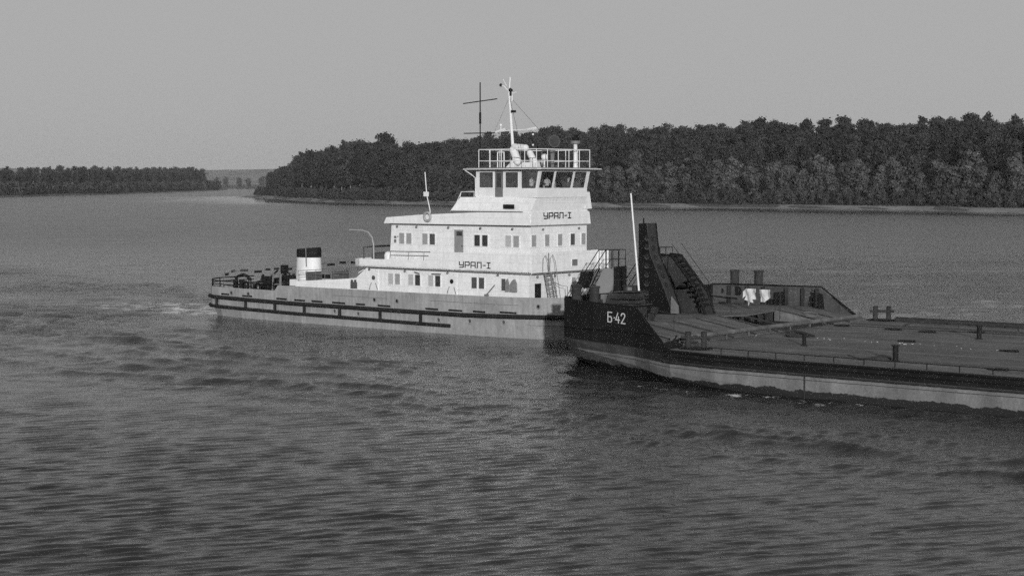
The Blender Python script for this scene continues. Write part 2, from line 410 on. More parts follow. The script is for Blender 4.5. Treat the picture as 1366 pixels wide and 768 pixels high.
def win_side(a, b, v, z0=SZ, z1=HZ):
    g = MB().box(a, b, v+.03, v+.05, z0, z1).build('window', GLASS, tow)
    f = MB(); t = .05
    f.box(a,b,v-.015,v+.02,z0,z0+t).box(a,b,v-.015,v+.02,z1-t,z1).box(a,a+t,v-.015,v+.02,z0+t,z1-t).box(b-t,b,v-.015,v+.02,z0+t,z1-t)
    f.build('frame', WHITE2, g)
for v in (V0, V1-.08):
    for a, b in ((-9.92,-8.34),(-7.06,-5.62)): win_side(a, b, v)
    g = MB().hexa([(-5.32,v+.03,SZ),(-3.82,v+.03,SZ),(-3.82,v+.05,SZ),(-5.32,v+.05,SZ),(-5.32,v+.03,HZ),(-3.55,v+.03,HZ),(-3.55,v+.05,HZ),(-5.32,v+.05,HZ)]).build('window', GLASS, tow)
    d = MB().box(-8.14,-7.30,v-.02,v+.06,11.68,13.86).build('wheelhouse_door', MIDGREY, tow)
    MB().box(-7.98,-7.46,v-.03,v+.065,12.50,13.70).build('pane', DGLASS, d)
for a, b in ((1.05,2.84),(3.04,5.45),(5.68,7.36)):
    g = MB().hexa([(U1-.05,a,SZ+.02),(U1-.03,a,SZ+.02),(U1-.03,b,SZ+.02),(U1-.05,b,SZ+.02),(U1+lean-.05,a,HZ),(U1+lean-.03,a,HZ),(U1+lean-.03,b,HZ),(U1+lean-.05,b,HZ)]).build('window', GLASS, tow)
MB().box(U0+.1, U1-.1, V0+.1, V1-.1, 11.665, 11.70).build('wheelhouse_floor', DKGREY, tow)
MB().box(U0+.09, U0+.12, V0+.1, V1-.1, 11.7, 13.9).build('aft_panelling', DKGREY, tow)
MB().box(-4.75,-3.9,5.7,7.2,11.7,12.95).box(-4.6,-4.1,6.9,7.3,13.3,13.7).build('radar_console', MIDGREY, tow)
MB().box(-4.5,-3.95,1.1,5.4,11.7,12.40).build('steering_desk', DKGREY, tow)
# roof
rf = MB(); rf.plan([(-11.1,.1),(-3.0,-.05),(-2.75,.2),(-2.75,8.6),(-3.0,8.95),(-11.1,8.6)], 13.98, 14.06)
rf.plan([(-11.0,.35),(-3.1,.25),(-3.1,8.5),(-11.0,8.3)], 14.06, 14.16)
rf.build('wheelhouse_roof', MIDGREY, tow)
MB().path([(-11.1,.1,14.02),(-2.95,-.05,14.05),(-2.75,.2,14.05),(-2.75,8.6,14.05)], .04, 5).build('roof_gutter', WHITE2, tow)
MB().path([(-11.0,.2,13.95),(-10.6,.55,13.6),(-10.3,.76,13.3),(-10.27,.76,11.7)], .04, 5).build('drain_pipe', WHITE2, tow)
rail = MB()
rect = [(-9.9,.75),(-3.55,.6),(-3.55,8.0),(-9.9,7.8),(-9.9,.75)]
for z in (15.68, 14.72):
    rail.path([(u, v, z) for u, v in rect], .04 if z > 15 else .03, 5)
for (a,b),(c,d) in zip(rect, rect[1:]):
    n = 5
    for i in range(n):
        t = i/n; rail.tube((a+(c-a)*t, b+(d-b)*t, 14.1), (a+(c-a)*t, b+(d-b)*t, 15.68), .032, 5)
rail.tube((-8.0,.95,14.1),(-8.0,.95,15.45),.05,6).tube((-7.3,.95,14.1),(-7.3,.95,15.45),.05,6).tube((-8.0,.95,15.45),(-7.3,.95,15.45),.05,6)
rail.build('roof_railing', WHITE2, tow)

# ---- windows and doors of the storeys
def port(a, b, z0, z1, m, side='v', base=.2):
    if side == 'v':
        w = MB().box(a, b, base-.02, base+.02, z0, z1).build('window', m, tow)
        f = MB(); t = .07; p = base-.05
        f.box(a-t,b+t,p,base,z0-t,z0).box(a-t,b+t,p,base,z1,z1+t).box(a-t,a,p,base,z0,z1).box(b,b+t,p,base,z0,z1)
    else:
        w = MB().box(base-.02, base+.02, a, b, z0, z1).build('window', m, tow)
        f = MB(); t = .07; p = base+.05
        f.box(base,p,a-t,b+t,z0-t,z0).box(base,p,a-t,b+t,z1,z1+t).box(base,p,a-t,a,z0,z1).box(base,p,b,b+t,z0,z1)
    f.build('frame', WHITE2, w)
UV = .35
for a, m1, m2 in ((-18.75,CURTAIN,CURTAIN),(-16.0,CURTAIN,DKGREY),(-10.05,DGLASS,DGLASS),(-6.65,BLIND,CURTAIN)):
    port(a, a+.62, 7.52, 8.46, m1, base=UV); port(a+.86, a+1.48, 7.52, 8.46, m2, base=UV)
for a, m1, m2 in ((-19.95,BLIND,CURTAIN),(-17.55,BLIND,DGLASS),(-15.2,BLIND,DGLASS),(-10.25,DKGREY,DKGREY)):
    port(a, a+.60, 3.92, 4.86, m1); port(a+.82, a+1.42, 3.92, 4.86, m2)
port(-6.95, -6.5, 3.85, 4.85, DKGREY)
for v, m in ((.5,CURTAIN),(2.3,CURTAIN),(4.08,CURTAIN),(5.85,DKGREY),(7.4,CURTAIN)):
    port(v, v+.62, 7.58, 8.54, m, 'u', -4.0)
for v in (6.05, 6.9):
    port(v, v+.55, 3.9, 4.8, CURTAIN, 'u', -4.0)
port(5.3, 6.1, 5.85, 6.38, MIDGREY, 'u', -3.42)
d = MB().box(-12.3,-11.3,UV-.03,UV+.02,6.2,8.86).build('upper_door', GREYWOOD, tow)
MB().box(-12.05,-11.42,UV-.04,UV+.02,8.35,8.72).build('pane', DGLASS, d)
MB().box(-11.45,-11.40,UV-.07,UV,7.4,7.55).build('handle', DARK, d)
MB().box(-12.4,-11.2,UV-.05,UV+.02,8.86,8.94).build('door_head', WHITE2, tow)
for u in (-21.7, -12.45):
    d = MB().box(u-.45,u+.45,.14,.22,2.4,5.0).build('watertight_door', WHITE2, tow)
    p = MB().disc((u,.10,4.42), .20, 'v', .06, 14).build('porthole', DKGREY if u < -20 else DARK, d)
    for s in (-1, 1):
        MB().path([(u+s*.25,.11,3.95),(u+s*.38,.09,3.7),(u+s*.5,.11,3.35)], .035, 5).build('handle', MIDGREY, d)
    MB().box(u-.55,u-.45,.15,.23,2.4,5.05).box(u+.45,u+.55,.15,.23,2.4,5.05).box(u-.55,u+.55,.15,.23,5.05,5.14).build('frame', WHITE, d)
d = MB().box(-4.02,-3.95,.95,1.75,2.4,4.5).build('front_door_opening', DARK, tow)
MB().box(-24.6,-23.8,.15,.2,3.35,3.95).box(-24.5,-24.3,.1,.2,3.95,4.15).box(-24.1,-23.9,.1,.2,3.95,4.15).build('fire_hydrant_box', DKGREY, tow)
# lamps and small brackets under the deck edges
for u in (-18.9,-16.6,-12.9,-9.3,-5.8):
    MB().ball((u,.2,9.02), .10, (1.2,.9,1)).tube((u,.35,9.1),(u,.15,9.1),.04,5).build('bulkhead_lamp', MIDGREY, tow)
for u in (-22.2,-17.9,-12.9,-7.3):
    MB().ball((u,.1,5.12), .10, (1.3,.9,.9)).tube((u,.2,5.2),(u,.05,5.2),.04,5).build('bulkhead_lamp', MIDGREY, tow)
for v in (1.9, 6.9):
    MB().ball((-3.85,v,9.0), .10).build('bulkhead_lamp', MIDGREY, tow)
for v in (1.2, 3.6, 5.6):
    MB().ball((-3.9,v,5.05), .11).build('bulkhead_lamp', MIDGREY, tow)
MB().tube((-14.6,-.05,5.0),(-13.4,-.25,5.05),.05,5).tube((-16.6,-.05,5.1),(-15.9,-.2,5.0),.05,5).build('boat_hook_bracket', MIDGREY, tow)
MB().box(-18.95,-18.85,.3,.35,8.1,8.2).box(-19.35,-19.1,.3,.35,7.6,7.9).box(-19.35,-19.1,.3,.35,8.0,8.2).build('vent_louvre', MIDGREY, tow)
hr = MB()
hr.path([(-19.6,.12,6.85),(-14.9,.12,6.9)], .025, 5).path([(-19.6,.12,6.5),(-15.1,.12,6.55)], .025, 5)
for u in (-19.6,-17.4,-15.6): hr.tube((u,.02,6.1),(u,.12,6.87),.025,5)
hr.build('second_deck_railing', MIDGREY, tow)

# ---- lettering  (stroke font)
def strokes(specs, org, du, dv_, w, h, th, depth, nrm):
    """specs: list of polylines in unit boxes; org start, du = unit vector along the text, dv_ = up"""
    mb = MB(); du = Vector(du); up = Vector(dv_); nrm = Vector(nrm); org = Vector(org)
    for x0, lines in specs:
        for ln in lines:
            for (ax, ay), (bx, by) in zip(ln, ln[1:]):
                a = org+du*((x0+ax*w))+up*(ay*h); b = org+du*((x0+bx*w))+up*(by*h)
                d = (b-a); ln_ = d.length
                if ln_ < 1e-6: continue
                d.normalize(); s_ = d.cross(nrm).normalized()*th/2; a = a-d*th/2*.9; b = b+d*th/2*.9
                jj = nrm*rnd.uniform(0, .002)
                mb.hexa([a-s_, b-s_, b+s_, a+s_, a-s_+nrm*depth+jj, b-s_+nrm*depth+jj, b+s_+nrm*depth+jj, a+s_+nrm*depth+jj])
    return mb
def cyr_ural(org, du, total, h, th, depth, nrm):
    w = total*.135; p = total*.190
    У = [[(0,1),(0,.55),(.15,.42),(1,.42)],[(1,1),(1,.12),(.85,0),(.1,0)]]
    Рr = [[(0,0),(0,1),(.85,1),(1,.88),(1,.5),(.85,.4),(0,.4)]]
    А = [[(0,0),(0,.88),(.15,1),(1,1),(1,0)],[(0,.4),(1,.4)]]
    Л = [[(0,0),(.12,.1),(.12,1),(1,1),(1,0)]]
    D = [[(.1,.48),(.62,.48)]]
    I = [[(0,1),(.7,1)],[(0,0),(.7,0)],[(.35,0),(.35,1)]]
    return strokes([(0,У),(p,Рr),(2*p,А),(3*p,Л),(3.98*p,D),(4.72*p,I)], org, du, (0,0,1), w, h, th, depth, nrm)
cyr_ural((-11.35,-.12,5.70),(1,0,0),3.45,.46,.085,.03,(0,-1,0)).build('name_lettering', LETTER, tow)
cyr_ural((-3.87,2.0,9.90),(0,1,0),3.75,.46,.09,.04,(1,0,0)).build('name_lettering', LETTER, tow)

# ---- front ladder
ld = MB()
for dv in (0, .85):
    ld.path([(-3.25,1.35+dv,5.45),(-2.2,1.2+dv,2.25)], .07, 5)
for i in range(9):
    t = (i+.5)/9; ld.box(-3.35+1.05*t,-3.10+1.05*t,1.35-.15*t,2.2-.15*t,5.40-3.15*t,5.45-3.15*t)
ld.build('front_ladder', MIDGREY, tow)
hd = MB()
for dv in (-.05, .9):
    hd.path([(-3.4,1.3+dv,5.5),(-3.3,1.25+dv,6.6),(-3.0,1.2+dv,6.9),(-2.7,1.15+dv,6.4),(-2.1,1.1+dv,3.3),(-2.0,1.1+dv,2.25)], .028, 5)
hd.path([(-3.36,2.0,7.05),(-3.36,2.0,5.5)], .05, 5)
hd.build('ladder_handrail', MIDGREY, tow)
MB().ball((-2.5,.75,2.7), .55, (1,1,1.3)).build('deck_ventilator', DARK, tow, True)
w_ = MB().box(-2.2,-.6,3.3,5.2,2.2,2.6); w_.tube((-1.4,3.2,2.95),(-1.4,5.3,2.95),.42,10).ball((-1.4,4.25,3.5),.25)
w_.build('anchor_windlass', MIDGREY, tow)
for v in (1.2, 7.3):
    bb = MB()
    for du in (0, .8): bb.lathe((.2+du,v+.7,2.2), [(.2,0),(.2,.9),(.26,.92),(.26,1.0)], 10)
    bb.build('bow_bollard', DARK, tow)
for v in (-.3, 8.2):
    pass
# hose between front and bow
MB().path([(-3.3,2.6,4.6),(-2.9,3.1,4.3),(-2.6,3.6,4.2),(-2.5,3.6,2.3)], .03, 5).build('hose_pipe', MIDGREY, tow)

# ---- push knees at the bow
for vv in (.45, 7.2):
    k = MB().side([(2.2,2.2),(2.2,3.7),(3.3,5.85),(3.55,6.05),(4.15,6.05),(4.36,5.9),(4.4,4.9),(4.2,4.3),(3.7,3.85),(3.3,3.7),(3.3,2.2)], vv, vv+1.1)
    kn = k.build('push_knee', KNEEG, tow)
    MB().side([(4.4,4.0),(4.4,6.2),(4.95,6.25),(4.95,4.0)], vv+.05, vv+1.05).build('fender_pad', DARK, kn)
    r_ = MB(); v0, v1 = vv+.05, vv+1.05
    for v in (v0, v1):
        r_.path([(-.3,v,3.3),(2.9,v,7.5),(4.85,v,7.55),(4.85,v,6.2)], .04, 5)
        r_.path([(.7,v,3.3),(3.4,v,6.75),(4.85,v,6.8)], .025, 5)
        for u in (2.95, 3.6, 4.2): r_.tube((u,v,5.6),(u,v,7.5),.03,5)
        r_.path([(1.1,v,2.6),(3.0,v,6.05)], .06, 5)
    for i in range(10):
        t = i/9.5; r_.box(1.0+1.9*t,1.25+1.9*t,v0,v1,2.5+3.4*t,2.54+3.4*t)
    r_.build('stair', DARK, kn)
nb = MB().side([(.8,4.75),(1.1,5.65),(1.95,5.75),(1.8,5.1),(1.4,4.35)], .5, 1.2)
nb.build('cargo_net_bundle', DARK, tow, True)


# ---- mast, searchlights, vents, aerials
ms = MB().tube((-8.85,VC,14.1),(-9.42,VC,20.6),.15,8,.10).tube((-9.42,VC,20.6),(-9.30,VC,21.95),.06,6)
ms.path([(-10.85,VC,17.28),(-9.0,VC,17.4),(-6.5,VC,17.42)], .05, 6)
ms.path([(-9.3,VC,20.5),(-8.6,VC,20.65)], .05, 5).path([(-9.1,VC,19.9),(-9.1,VC,20.7)], .05, 5)
ms.path([(-9.45,VC,20.75),(-10.0,VC,21.2),(-10.3,VC,21.3)], .045, 5).path([(-9.7,VC,21.2),(-10.1,VC,21.8)], .03, 5)
mast = ms.build('signal_mast', WHITE2, tow)
MB().ball((-9.30,VC,20.85), .15, (1,1,1.2)).box(-9.3,-9.1,VC-.1,VC+.1,20.35,20.9).build('mast_lamp', DARK, mast)
MB().ball((-10.35,VC,21.3), .14).build('wind_vane', DARK, mast)
MB().box(-9.15,-8.75,VC-.12,VC+.12,18.9,19.1).build('mast_lamp', DARK, mast)
MB().tube((-10.95,VC,17.25),(-9.9,VC,17.5),.10,7).build('yard_light', WHITE2, mast)
MB().tube((-7.4,VC,17.42),(-6.45,VC,17.55),.10,7).build('yard_light', WHITE2, mast)
MB().ball((-10.35,VC,17.85), .13).tube((-10.35,VC,17.35),(-10.35,VC,17.85),.04,5).build('yard_light', WHITE2, mast)
rg = MB()
for a, b in (((-9.38,VC,20.3),(-10.9,2.0,14.2)),((-9.38,VC,20.3),(-5.0,7.5,14.2)),((-9.38,VC,20.3),(-5.2,1.2,14.2))): rg.tube(a, b, .012, 4)
rg.build('stay_wire', DARK, mast)
for z in (15.1, 16.1, 17.0):
    MB().ball((-6.8,VC,z), .09).build('halyard_float', WHITE2, mast)
def capsule(a, b, r):
    m = MB(); m.tube(a, b, r, 10); m.ball(a, r*.98).ball(b, r*.98); return m
capsule((-8.75,4.0,15.7),(-8.2,3.9,14.7),.36).build('canvas_cover', PALE, tow, True)
capsule((-8.6,4.0,15.95),(-7.4,4.0,15.85),.30).build('canvas_cover', PALE, tow, True)
capsule((-7.0,4.1,15.4),(-6.5,4.1,14.6),.29).build('canvas_cover', PALE, tow, True)
MB().hexa([(-9.3,3.6,14.16),(-8.3,3.6,14.16),(-8.3,4.4,14.16),(-9.3,4.4,14.16),(-8.8,3.8,14.75),(-8.4,3.8,14.75),(-8.4,4.2,14.75),(-8.8,4.2,14.75)]).build('canvas_cover', PALE, tow)
MB().hexa([(-8.0,3.6,14.16),(-6.2,3.6,14.16),(-6.2,4.6,14.16),(-8.0,4.6,14.16),(-7.6,3.8,14.62),(-6.2,3.8,14.62),(-6.2,4.4,14.62),(-7.6,4.4,14.62)]).build('canvas_cover', PALE, tow)
sl = MB().tube((-4.66,4.2,14.16),(-4.66,4.2,15.6),.14,8,.20).ball((-4.66,4.2,15.55),.25)
so = sl.build('searchlight', MIDGREY, tow)
dr = MB(); ax = Vector((.80,-.45,.05)).normalized()
c_ = Vector((-4.62,4.2,16.35))
dr.tube(c_-ax*.25, c_+ax*.32, .52, 18); dr.build('lamp_drum', DKGREY, so)
dr = MB(); dr.tube(c_+ax*.322, c_+ax*.335, .44, 18); dr.build('lens', DGLASS, so)
MB().ball((-5.2,3.8,15.05), .30).tube((-5.2,3.8,14.16),(-5.2,3.8,14.85),.09,7).build('deck_floodlight', WHITE2, tow, True)
mv = MB().lathe((-4.15,6.75,14.16), [(.2,0),(.17,.2),(.17,2.0),(.2,2.05)], 12).build('mushroom_vent', WHITE2, tow, True)
MB().lathe((-4.15,6.75,16.15), [(.1,0),(.42,.05),(.42,.30),(.2,.32)], 14).build('vent_collar', MIDGREY, mv, True)
MB().lathe((-4.15,6.75,16.5), [(.28,0),(.34,.28),(.1,.36)], 14).tube((-4.0,6.6,16.85),(-3.5,6.4,16.95),.07,5).build('vent_cap', DARK, mv, True)
ae = MB().tube((-14.16,6,10.2),(-14.16,6,21.75),.055,6).tube((-14.16,6,18.1),(-14.16,6,19.1),.10,6)
ae.tube((-16.13,6,19.93),(-12.22,6,20.24),.05,6).tube((-16.05,6,17.28),(-12.3,6,17.26),.05,6)
ae.build('cross_aerial', DARK, tow)
fs_ = MB().path([(-14.75,.0,9.9),(-15.0,.2,10.6),(-15.35,.2,11.8),(-15.55,.2,13.8)], .045, 6).build('ensign_staff', WHITE2, tow)
MB().box(-15.6,-15.25,.05,.35,11.7,12.1).build('staff_lamp', WHITE2, fs_)
# ---- aft casing: funnel, lockers, davit, rails
fn = MB(); n = 16; rows = []
for z, a, b, du in ((3.75,1.45,1.0,0),(5.85,1.34,.95,.02)):
    rows += [(-32.85+du+a*math.cos(2*math.pi*k/n), 3+b*math.sin(2*math.pi*k/n), z) for k in range(n)]
fn.add(rows, [(i,(i+1)%n,n+(i+1)%n,n+i) for i in range(n)])
fo = fn.build('funnel', WHITE2, tow, True)
ft = MB(); rows = []
for z, a, b in ((5.85,1.36,.97),(6.42,1.38,.98),(6.70,1.33,.94),(6.66,1.15,.8)):
    rows += [(-32.82+a*math.cos(2*math.pi*k/n), 3+b*math.sin(2*math.pi*k/n), z+(.12*math.cos(2*math.pi*k/n) if z > 6.4 else 0)) for k in range(n)]
ft.add(rows, [(j*n+i,j*n+(i+1)%n,(j+1)*n+(i+1)%n,(j+1)*n+i) for j in range(3) for i in range(n)]+[tuple(3*n+i for i in range(n))])
ft.build('funnel_top', CHIM, fo, True)
MB().tube((-32.2,2.03,5.0),(-32.2,1.98,6.75),.05,6).build('steam_pipe', MIDGREY, fo)
MB().box(-33.8,-30.5,1.4,4.6,3.2,3.78).build('funnel_plinth', WHITE2, fo)
MB().side([(-31.0,3.80),(-31.05,4.60),(-29.75,4.68),(-29.7,3.86)], .8, 1.6).build('deck_locker', DKGREY, tow)
MB().side([(-27.7,3.98),(-27.7,4.75),(-26.4,4.82),(-26.4,4.08)], .9, 1.8).build('deck_locker', DKGREY, tow)
MB().box(-30.7,-30.2,.77,.80,4.25,4.32).build('locker_plate', MIDGREY, tow)
MB().box(-27.3,-26.8,.87,.90,4.38,4.45).build('locker_plate', MIDGREY, tow)
ar = MB()
for v in (.4, 8.1):
    for h in (.55, .95):
        ar.path([(-31.6,v,3.76+h),(-24.6,v,4.25+h)], .028, 5)
    for i in range(7):
        u = -31.6+7*i/6; z = 3.76+.49*i/6; ar.tube((u,v,z-.1),(u,v,z+.95),.028,5)
ar.build('casing_railing', MIDGREY, tow)
MB().path([(-24.6,1.2,4.7),(-23.8,1.2,5.1),(-22.9,.8,5.25)], .05, 5).build('bent_pipe', WHITE2, tow)
dv = MB().path([(-22.0,.5,5.5),(-22.02,.5,7.3),(-22.2,.5,8.0),(-22.7,.5,8.45),(-23.4,.5,8.6),(-25.0,.5,8.62)], .075, 7).build('davit', CURTAIN, tow, True)
dbk = MB().box(-23.9,-20.6,2.2,5.5,5.5,6.55).side([(-24.1,7.0),(-22.5,7.2),(-22.5,7.28),(-24.1,7.08)],1.2,5.5)
dbk.tube((-24.0,1.3,5.5),(-24.0,1.3,7.05),.06,5).tube((-22.6,1.0,5.5),(-22.6,1.0,7.6),.06,5).build('covered_workbench', DKGREY, tow)
MB().lathe((-20.3,.6,5.55), [(.35,0),(.38,.9),(.30,1.15),(.1,1.25)], 12).build('life_raft_canister', WHITE2, tow, True)
# stern gear
sr = MB()
rp = [(-33.9,-.55,3.55),(-38,-.35,3.45),(-42,0,3.40),(-43.3,.25,3.42),(-44.15,.9,3.5),(-44.3,2.0,3.55),(-44.3,6.5,3.55)]
sr.path(rp, .06, 6).path([(u,v,z-.32) for u,v,z in rp], .045, 6)
for u, v, z in rp[:-1]+[(-44.3,4,3.55)]: sr.tube((u,v,2.5),(u,v,z),.06,5)
sr.build('stern_railing', DARK, tow)
fr = MB()
fp = [(-44.2,2.4,3.95),(-44.3,4.0,4.15),(-44.2,7.5,4.1),(-43.0,8.6,4.2),(-40,9.2,4.6),(-36,9.25,5.0),(-33,9.25,5.1),(-29,9.2,5.1),(-26,9.1,5.15)]
fr.path(fp, .035, 5).path([(u,v,z-.55) for u,v,z in fp[3:]], .03, 5)
for u, v, z in fp: fr.tube((u,v,2.3),(u,v,z),.035,5)
fr.build('far_railing', MIDGREY, tow)
def along(P, t):
    seg = min(int(t*(len(P)-1)), len(P)-2); f = t*(len(P)-1)-seg
    return Vector(P[seg]).lerp(Vector(P[seg+1]), f)
for i in range(15):
    t0 = .02+i*.065; a = along(fp, t0); b = along(fp, t0+.033)
    dz = Vector((0,0,-.0 if i % 3 else -.18))
    m = MB().hexa([a+dz+Vector((0,-.06,-.10)), b+dz+Vector((0,-.06,-.10)), b+dz+Vector((0,.06,-.10)), a+dz+Vector((0,.06,-.10)),
                   a+dz+Vector((0,-.06,.12)), b+dz+Vector((0,-.06,.12)), b+dz+Vector((0,.06,.12)), a+dz+Vector((0,.06,.12))])
    m.build('rail_pad', DARK, tow)
def at_stern(u, v): return (u, v, 2.2)
for u, v in ((-41.6,1.6),(-38.3,2.0)):
    b2 = MB()
    for q in (0, .9): b2.lathe((u+q,v,2.2), [(.22,0),(.22,1.15),(.3,1.17),(.3,1.28)], 10)
    b2.tube((u-.3,v,2.9),(u+1.2,v,2.9),.10,7); b2.build('stern_bollard', DARK, tow)
arch = MB().path([(-42.2,2.2,3.35),(-41.9,2.2,3.75),(-41.2,2.2,3.95),(-40.5,2.2,3.8),(-40.1,2.2,3.4)], .16, 7).tube((-42.0,2.2,2.2),(-42.0,2.2,3.5),.1,6).tube((-40.3,2.2,2.2),(-40.3,2.2,3.5),.1,6)
arch.build('towing_bow', DARK, tow, True)
wn = MB().tube((-38.0,2.6,3.0),(-38.0,5.0,3.0),.7,14).box(-38.9,-36.0,2.3,5.2,2.2,2.6).box(-38.7,-37.2,2.3,2.55,2.6,3.9).box(-38.7,-37.2,5.0,5.25,2.6,3.9)
wn.tube((-36.6,2.5,2.95),(-36.6,5.1,2.95),.5,12).tube((-35.6,1.6,2.9),(-35.6,3.2,2.9),.55,12); wn.build('stern_winch', DARK, tow)
MB().box(-36.4,-34.6,2.6,5.4,2.2,3.2).box(-36.0,-35.4,3.6,4.0,3.2,3.7).tube((-34.4,2.2,3.4),(-33.0,2.4,3.9),.2,7).tube((-35.2,5.6,3.5),(-34.0,5.6,4.3),.14,6).build('towing_gear', DARK, tow)
MB().box(-38.6,-38.4,5.2,5.4,2.2,4.2).box(-38.85,-38.3,5.0,5.55,4.0,4.85).build('stern_light_box', DARK, tow)
tr = MB()
for u, v, u2, v2, z in ((-41,4.5,-39.4,4.5,3.6),(-39.2,5.8,-38.4,5.8,4.0),(-37.5,3.2,-36,3.2,3.65),(-40.6,6.5,-38.9,7.0,3.5)):
    tr.tube((u,v,z),(u2,v2,z+.02),.07,5).tube((u,v,2.2),(u,v,z),.07,5).tube((u2,v2,2.2),(u2,v2,z),.07,5)
tr.tube((-39.4,4.2,3.7),(-38.6,4.4,4.35),.09,5)
tr.build('towing_frame', DARK, tow)
gr = random.Random(5)
for i in range(6):
    u = -41.0+i*1.25; v = gr.uniform(.6,2.0)
    MB().tube((u,v,2.2),(u,v,gr.uniform(3.2,3.9)),.06,6).tube((u,v,3.2),(u+.9,v+gr.uniform(0,1),3.3),.05,5).build('rope_stand', (MIDGREY, DARK)[i % 2], tow)
    MB().torus((u+.5,v+.5,2.85), .42, .13, 'v', 14, 6).build('rope_coil', DARK, tow, True)
for i in range(9):
    u = gr.uniform(-42.5,-33.5); v = gr.uniform(3.0,8.8); z = gr.uniform(2.5,3.4)
    MB().torus((u,v,z), gr.uniform(.35,.5), .16, ('u','v','z')[i % 3], 14, 7).build('spare_tyre', FENDER, tow, True)
for i in range(7):
    u = -43.0+i*1.35; v = gr.uniform(5.5,8.7)
    MB().tube((u,v,2.2),(u,v,gr.uniform(3.3,4.2)),.13,7).tube((u-.35,v,3.2),(u+.35,v,3.2),.07,5).build('mooring_post', DARK, tow)
MB().box(-37.6,-35.2,6.2,8.2,2.2,3.9).box(-37.2,-36.6,6.5,7.2,3.9,4.4).build('gear_locker', DARK, tow)
MB().box(-35.0,-33.9,3.0,7.6,2.2,3.3).box(-34.6,-34.1,4.2,4.9,3.3,4.0).build('cable_reel', DARK, tow)
MB().tube((-35.6,.8,2.2),(-35.5,.9,4.3),.07,6).tube((-33.9,.4,2.3),(-34.6,1.0,4.2),.07,6).tube((-34.75,1.0,2.3),(-34.65,1.0,4.2),.08,6).build('stern_mast_stay', MIDGREY, tow)
# things that hang on / stand on the towboat
lb = MB().torus((0,0,0), .36, .11, 'v', 22, 8).build('lifebuoy', BUOYM, None, True)
lb.location = W(-14.86, -.30, 9.95); lb.rotation_euler = (0,0,YAW)
tag(lb, 'round lifebuoy hung on the white roof edge under the ensign staff', 'lifebuoy')
for i, (u, a, nm, lab) in enumerate(((-5.5,.55,'life_jacket','broad pointed dark life jacket hung by the house corner on the lower deckhouse wall'),(-6.2,.22,'folded_hose','narrow dark hose loop hung beside the life jacket on the lower deckhouse wall'))):
    m = MB().side([(-a/2*1.3,-.5),(-a/2*1.35,.1),(-a/4,.42),(a/6,.58),(a/2,.2),(a/2*1.1,-.5)], -.10, .10)
    o = m.build(nm, JACKET); o.location = W(u, .02, 4.3); o.rotation_euler = (0,0,YAW)
    tag(o, lab, 'life jacket' if i == 0 else 'hose')
pad = MB().tube((-.55,0,-.55),(.35,0,.3),.05,6).box(-.75,-.35,-.05,.05,-.68,-.5).build('deck_broom', MIDGREY)
pad.location = W(-7.9, .02, 4.0); pad.rotation_euler = (0,0,YAW); tag(pad, 'leaning deck broom against the lower deckhouse wall right of the window pair', 'broom')

# ---- people in the wheelhouse
def person(label, u, v, z, face, arm):
    p = vessel_thing('person', label, 'person', u, v, z); p.rotation_euler = (0,0,YAW+face)
    V = [(0,0,.95),(0,0,1.15),(.01,0,1.36),(.02,0,1.46),(.04,0,1.58),(.03,0,1.66),
         (0,.19,1.40),(.05,.26,1.14),(.26,.22,1.10+arm),(0,-.19,1.40),(.05,-.26,1.14),(.26,-.20,1.10+arm*.6),
         (0,.10,.88),(.02,.11,.48),(0,.11,.08),(.16,.12,.04),(0,-.10,.88),(.02,-.11,.48),(0,-.11,.08),(.16,-.12,.04)]
    E = [(0,1),(1,2),(2,3),(3,4),(4,5),(2,6),(6,7),(7,8),(2,9),(9,10),(10,11),(0,12),(12,13),(13,14),(14,15),(0,16),(16,17),(17,18),(18,19)]
    r = [.14,.13,.14,.055,.095,.085,.065,.05,.035,.065,.05,.035,.09,.065,.045,.04,.09,.065,.045,.04]
    me = bpy.data.meshes.new('body'); me.from_pydata(V, E, []); o = bpy.data.objects.new('body', me); COL.objects.link(o); o.parent = p
    md = o.modifiers.new('skin', 'SKIN'); o.modifiers.new('sub', 'SUBSURF').levels = 1
    for i, sv in enumerate(me.skin_vertices[0].data): sv.radius = (r[i], r[i]*(1.35 if i in (0,1,2) else 1)); sv.use_root = (i == 0)
    me.materials.append(SKIN)
    MB().tube((0,0,.93),(.01,0,1.30),.185,12,.20).tube((.01,0,1.30),(.01,0,1.46),.20,12,.08).tube((0,.19,1.41),(.05,.27,1.16),.085,8,.075).tube((0,-.19,1.41),(.05,-.27,1.16),.085,8,.075).tube((.01,-.16,1.40),(.01,.16,1.40),.09,8).build('shirt', SHIRT, p, True)
    MB().tube((0,.0,.80),(0,0,.95),.18,10).tube((0,.10,.86),(.01,.11,.1),.115,8,.075).tube((0,-.10,.86),(.01,-.11,.1),.115,8,.075).build('trousers', TROUSER, p, True)
    MB().ball((.02,0,1.66), .118, (1.05,.95,.85)).ball((-.03,0,1.60), .10).build('hair', HAIR, p, True)
    MB().box(.125,.135,.02,.05,1.60,1.615).box(.125,.135,-.05,-.02,1.60,1.615).build('eyes', HAIR, p)
    MB().tube((.13,0,1.595),(.155,0,1.565),.012,5,.018).build('nose', SKIN, p)
    MB().box(.120,.128,-.025,.025,1.525,1.535).build('mouth', TROUSER, p)
    return p
person('person in a white shirt behind the corner front window, arm raised', -5.0, 1.75, 11.70, R(10), .25)
person('person in a white shirt standing at the middle front window of the wheelhouse', -4.9, 3.75, 11.70, R(-20), .02)

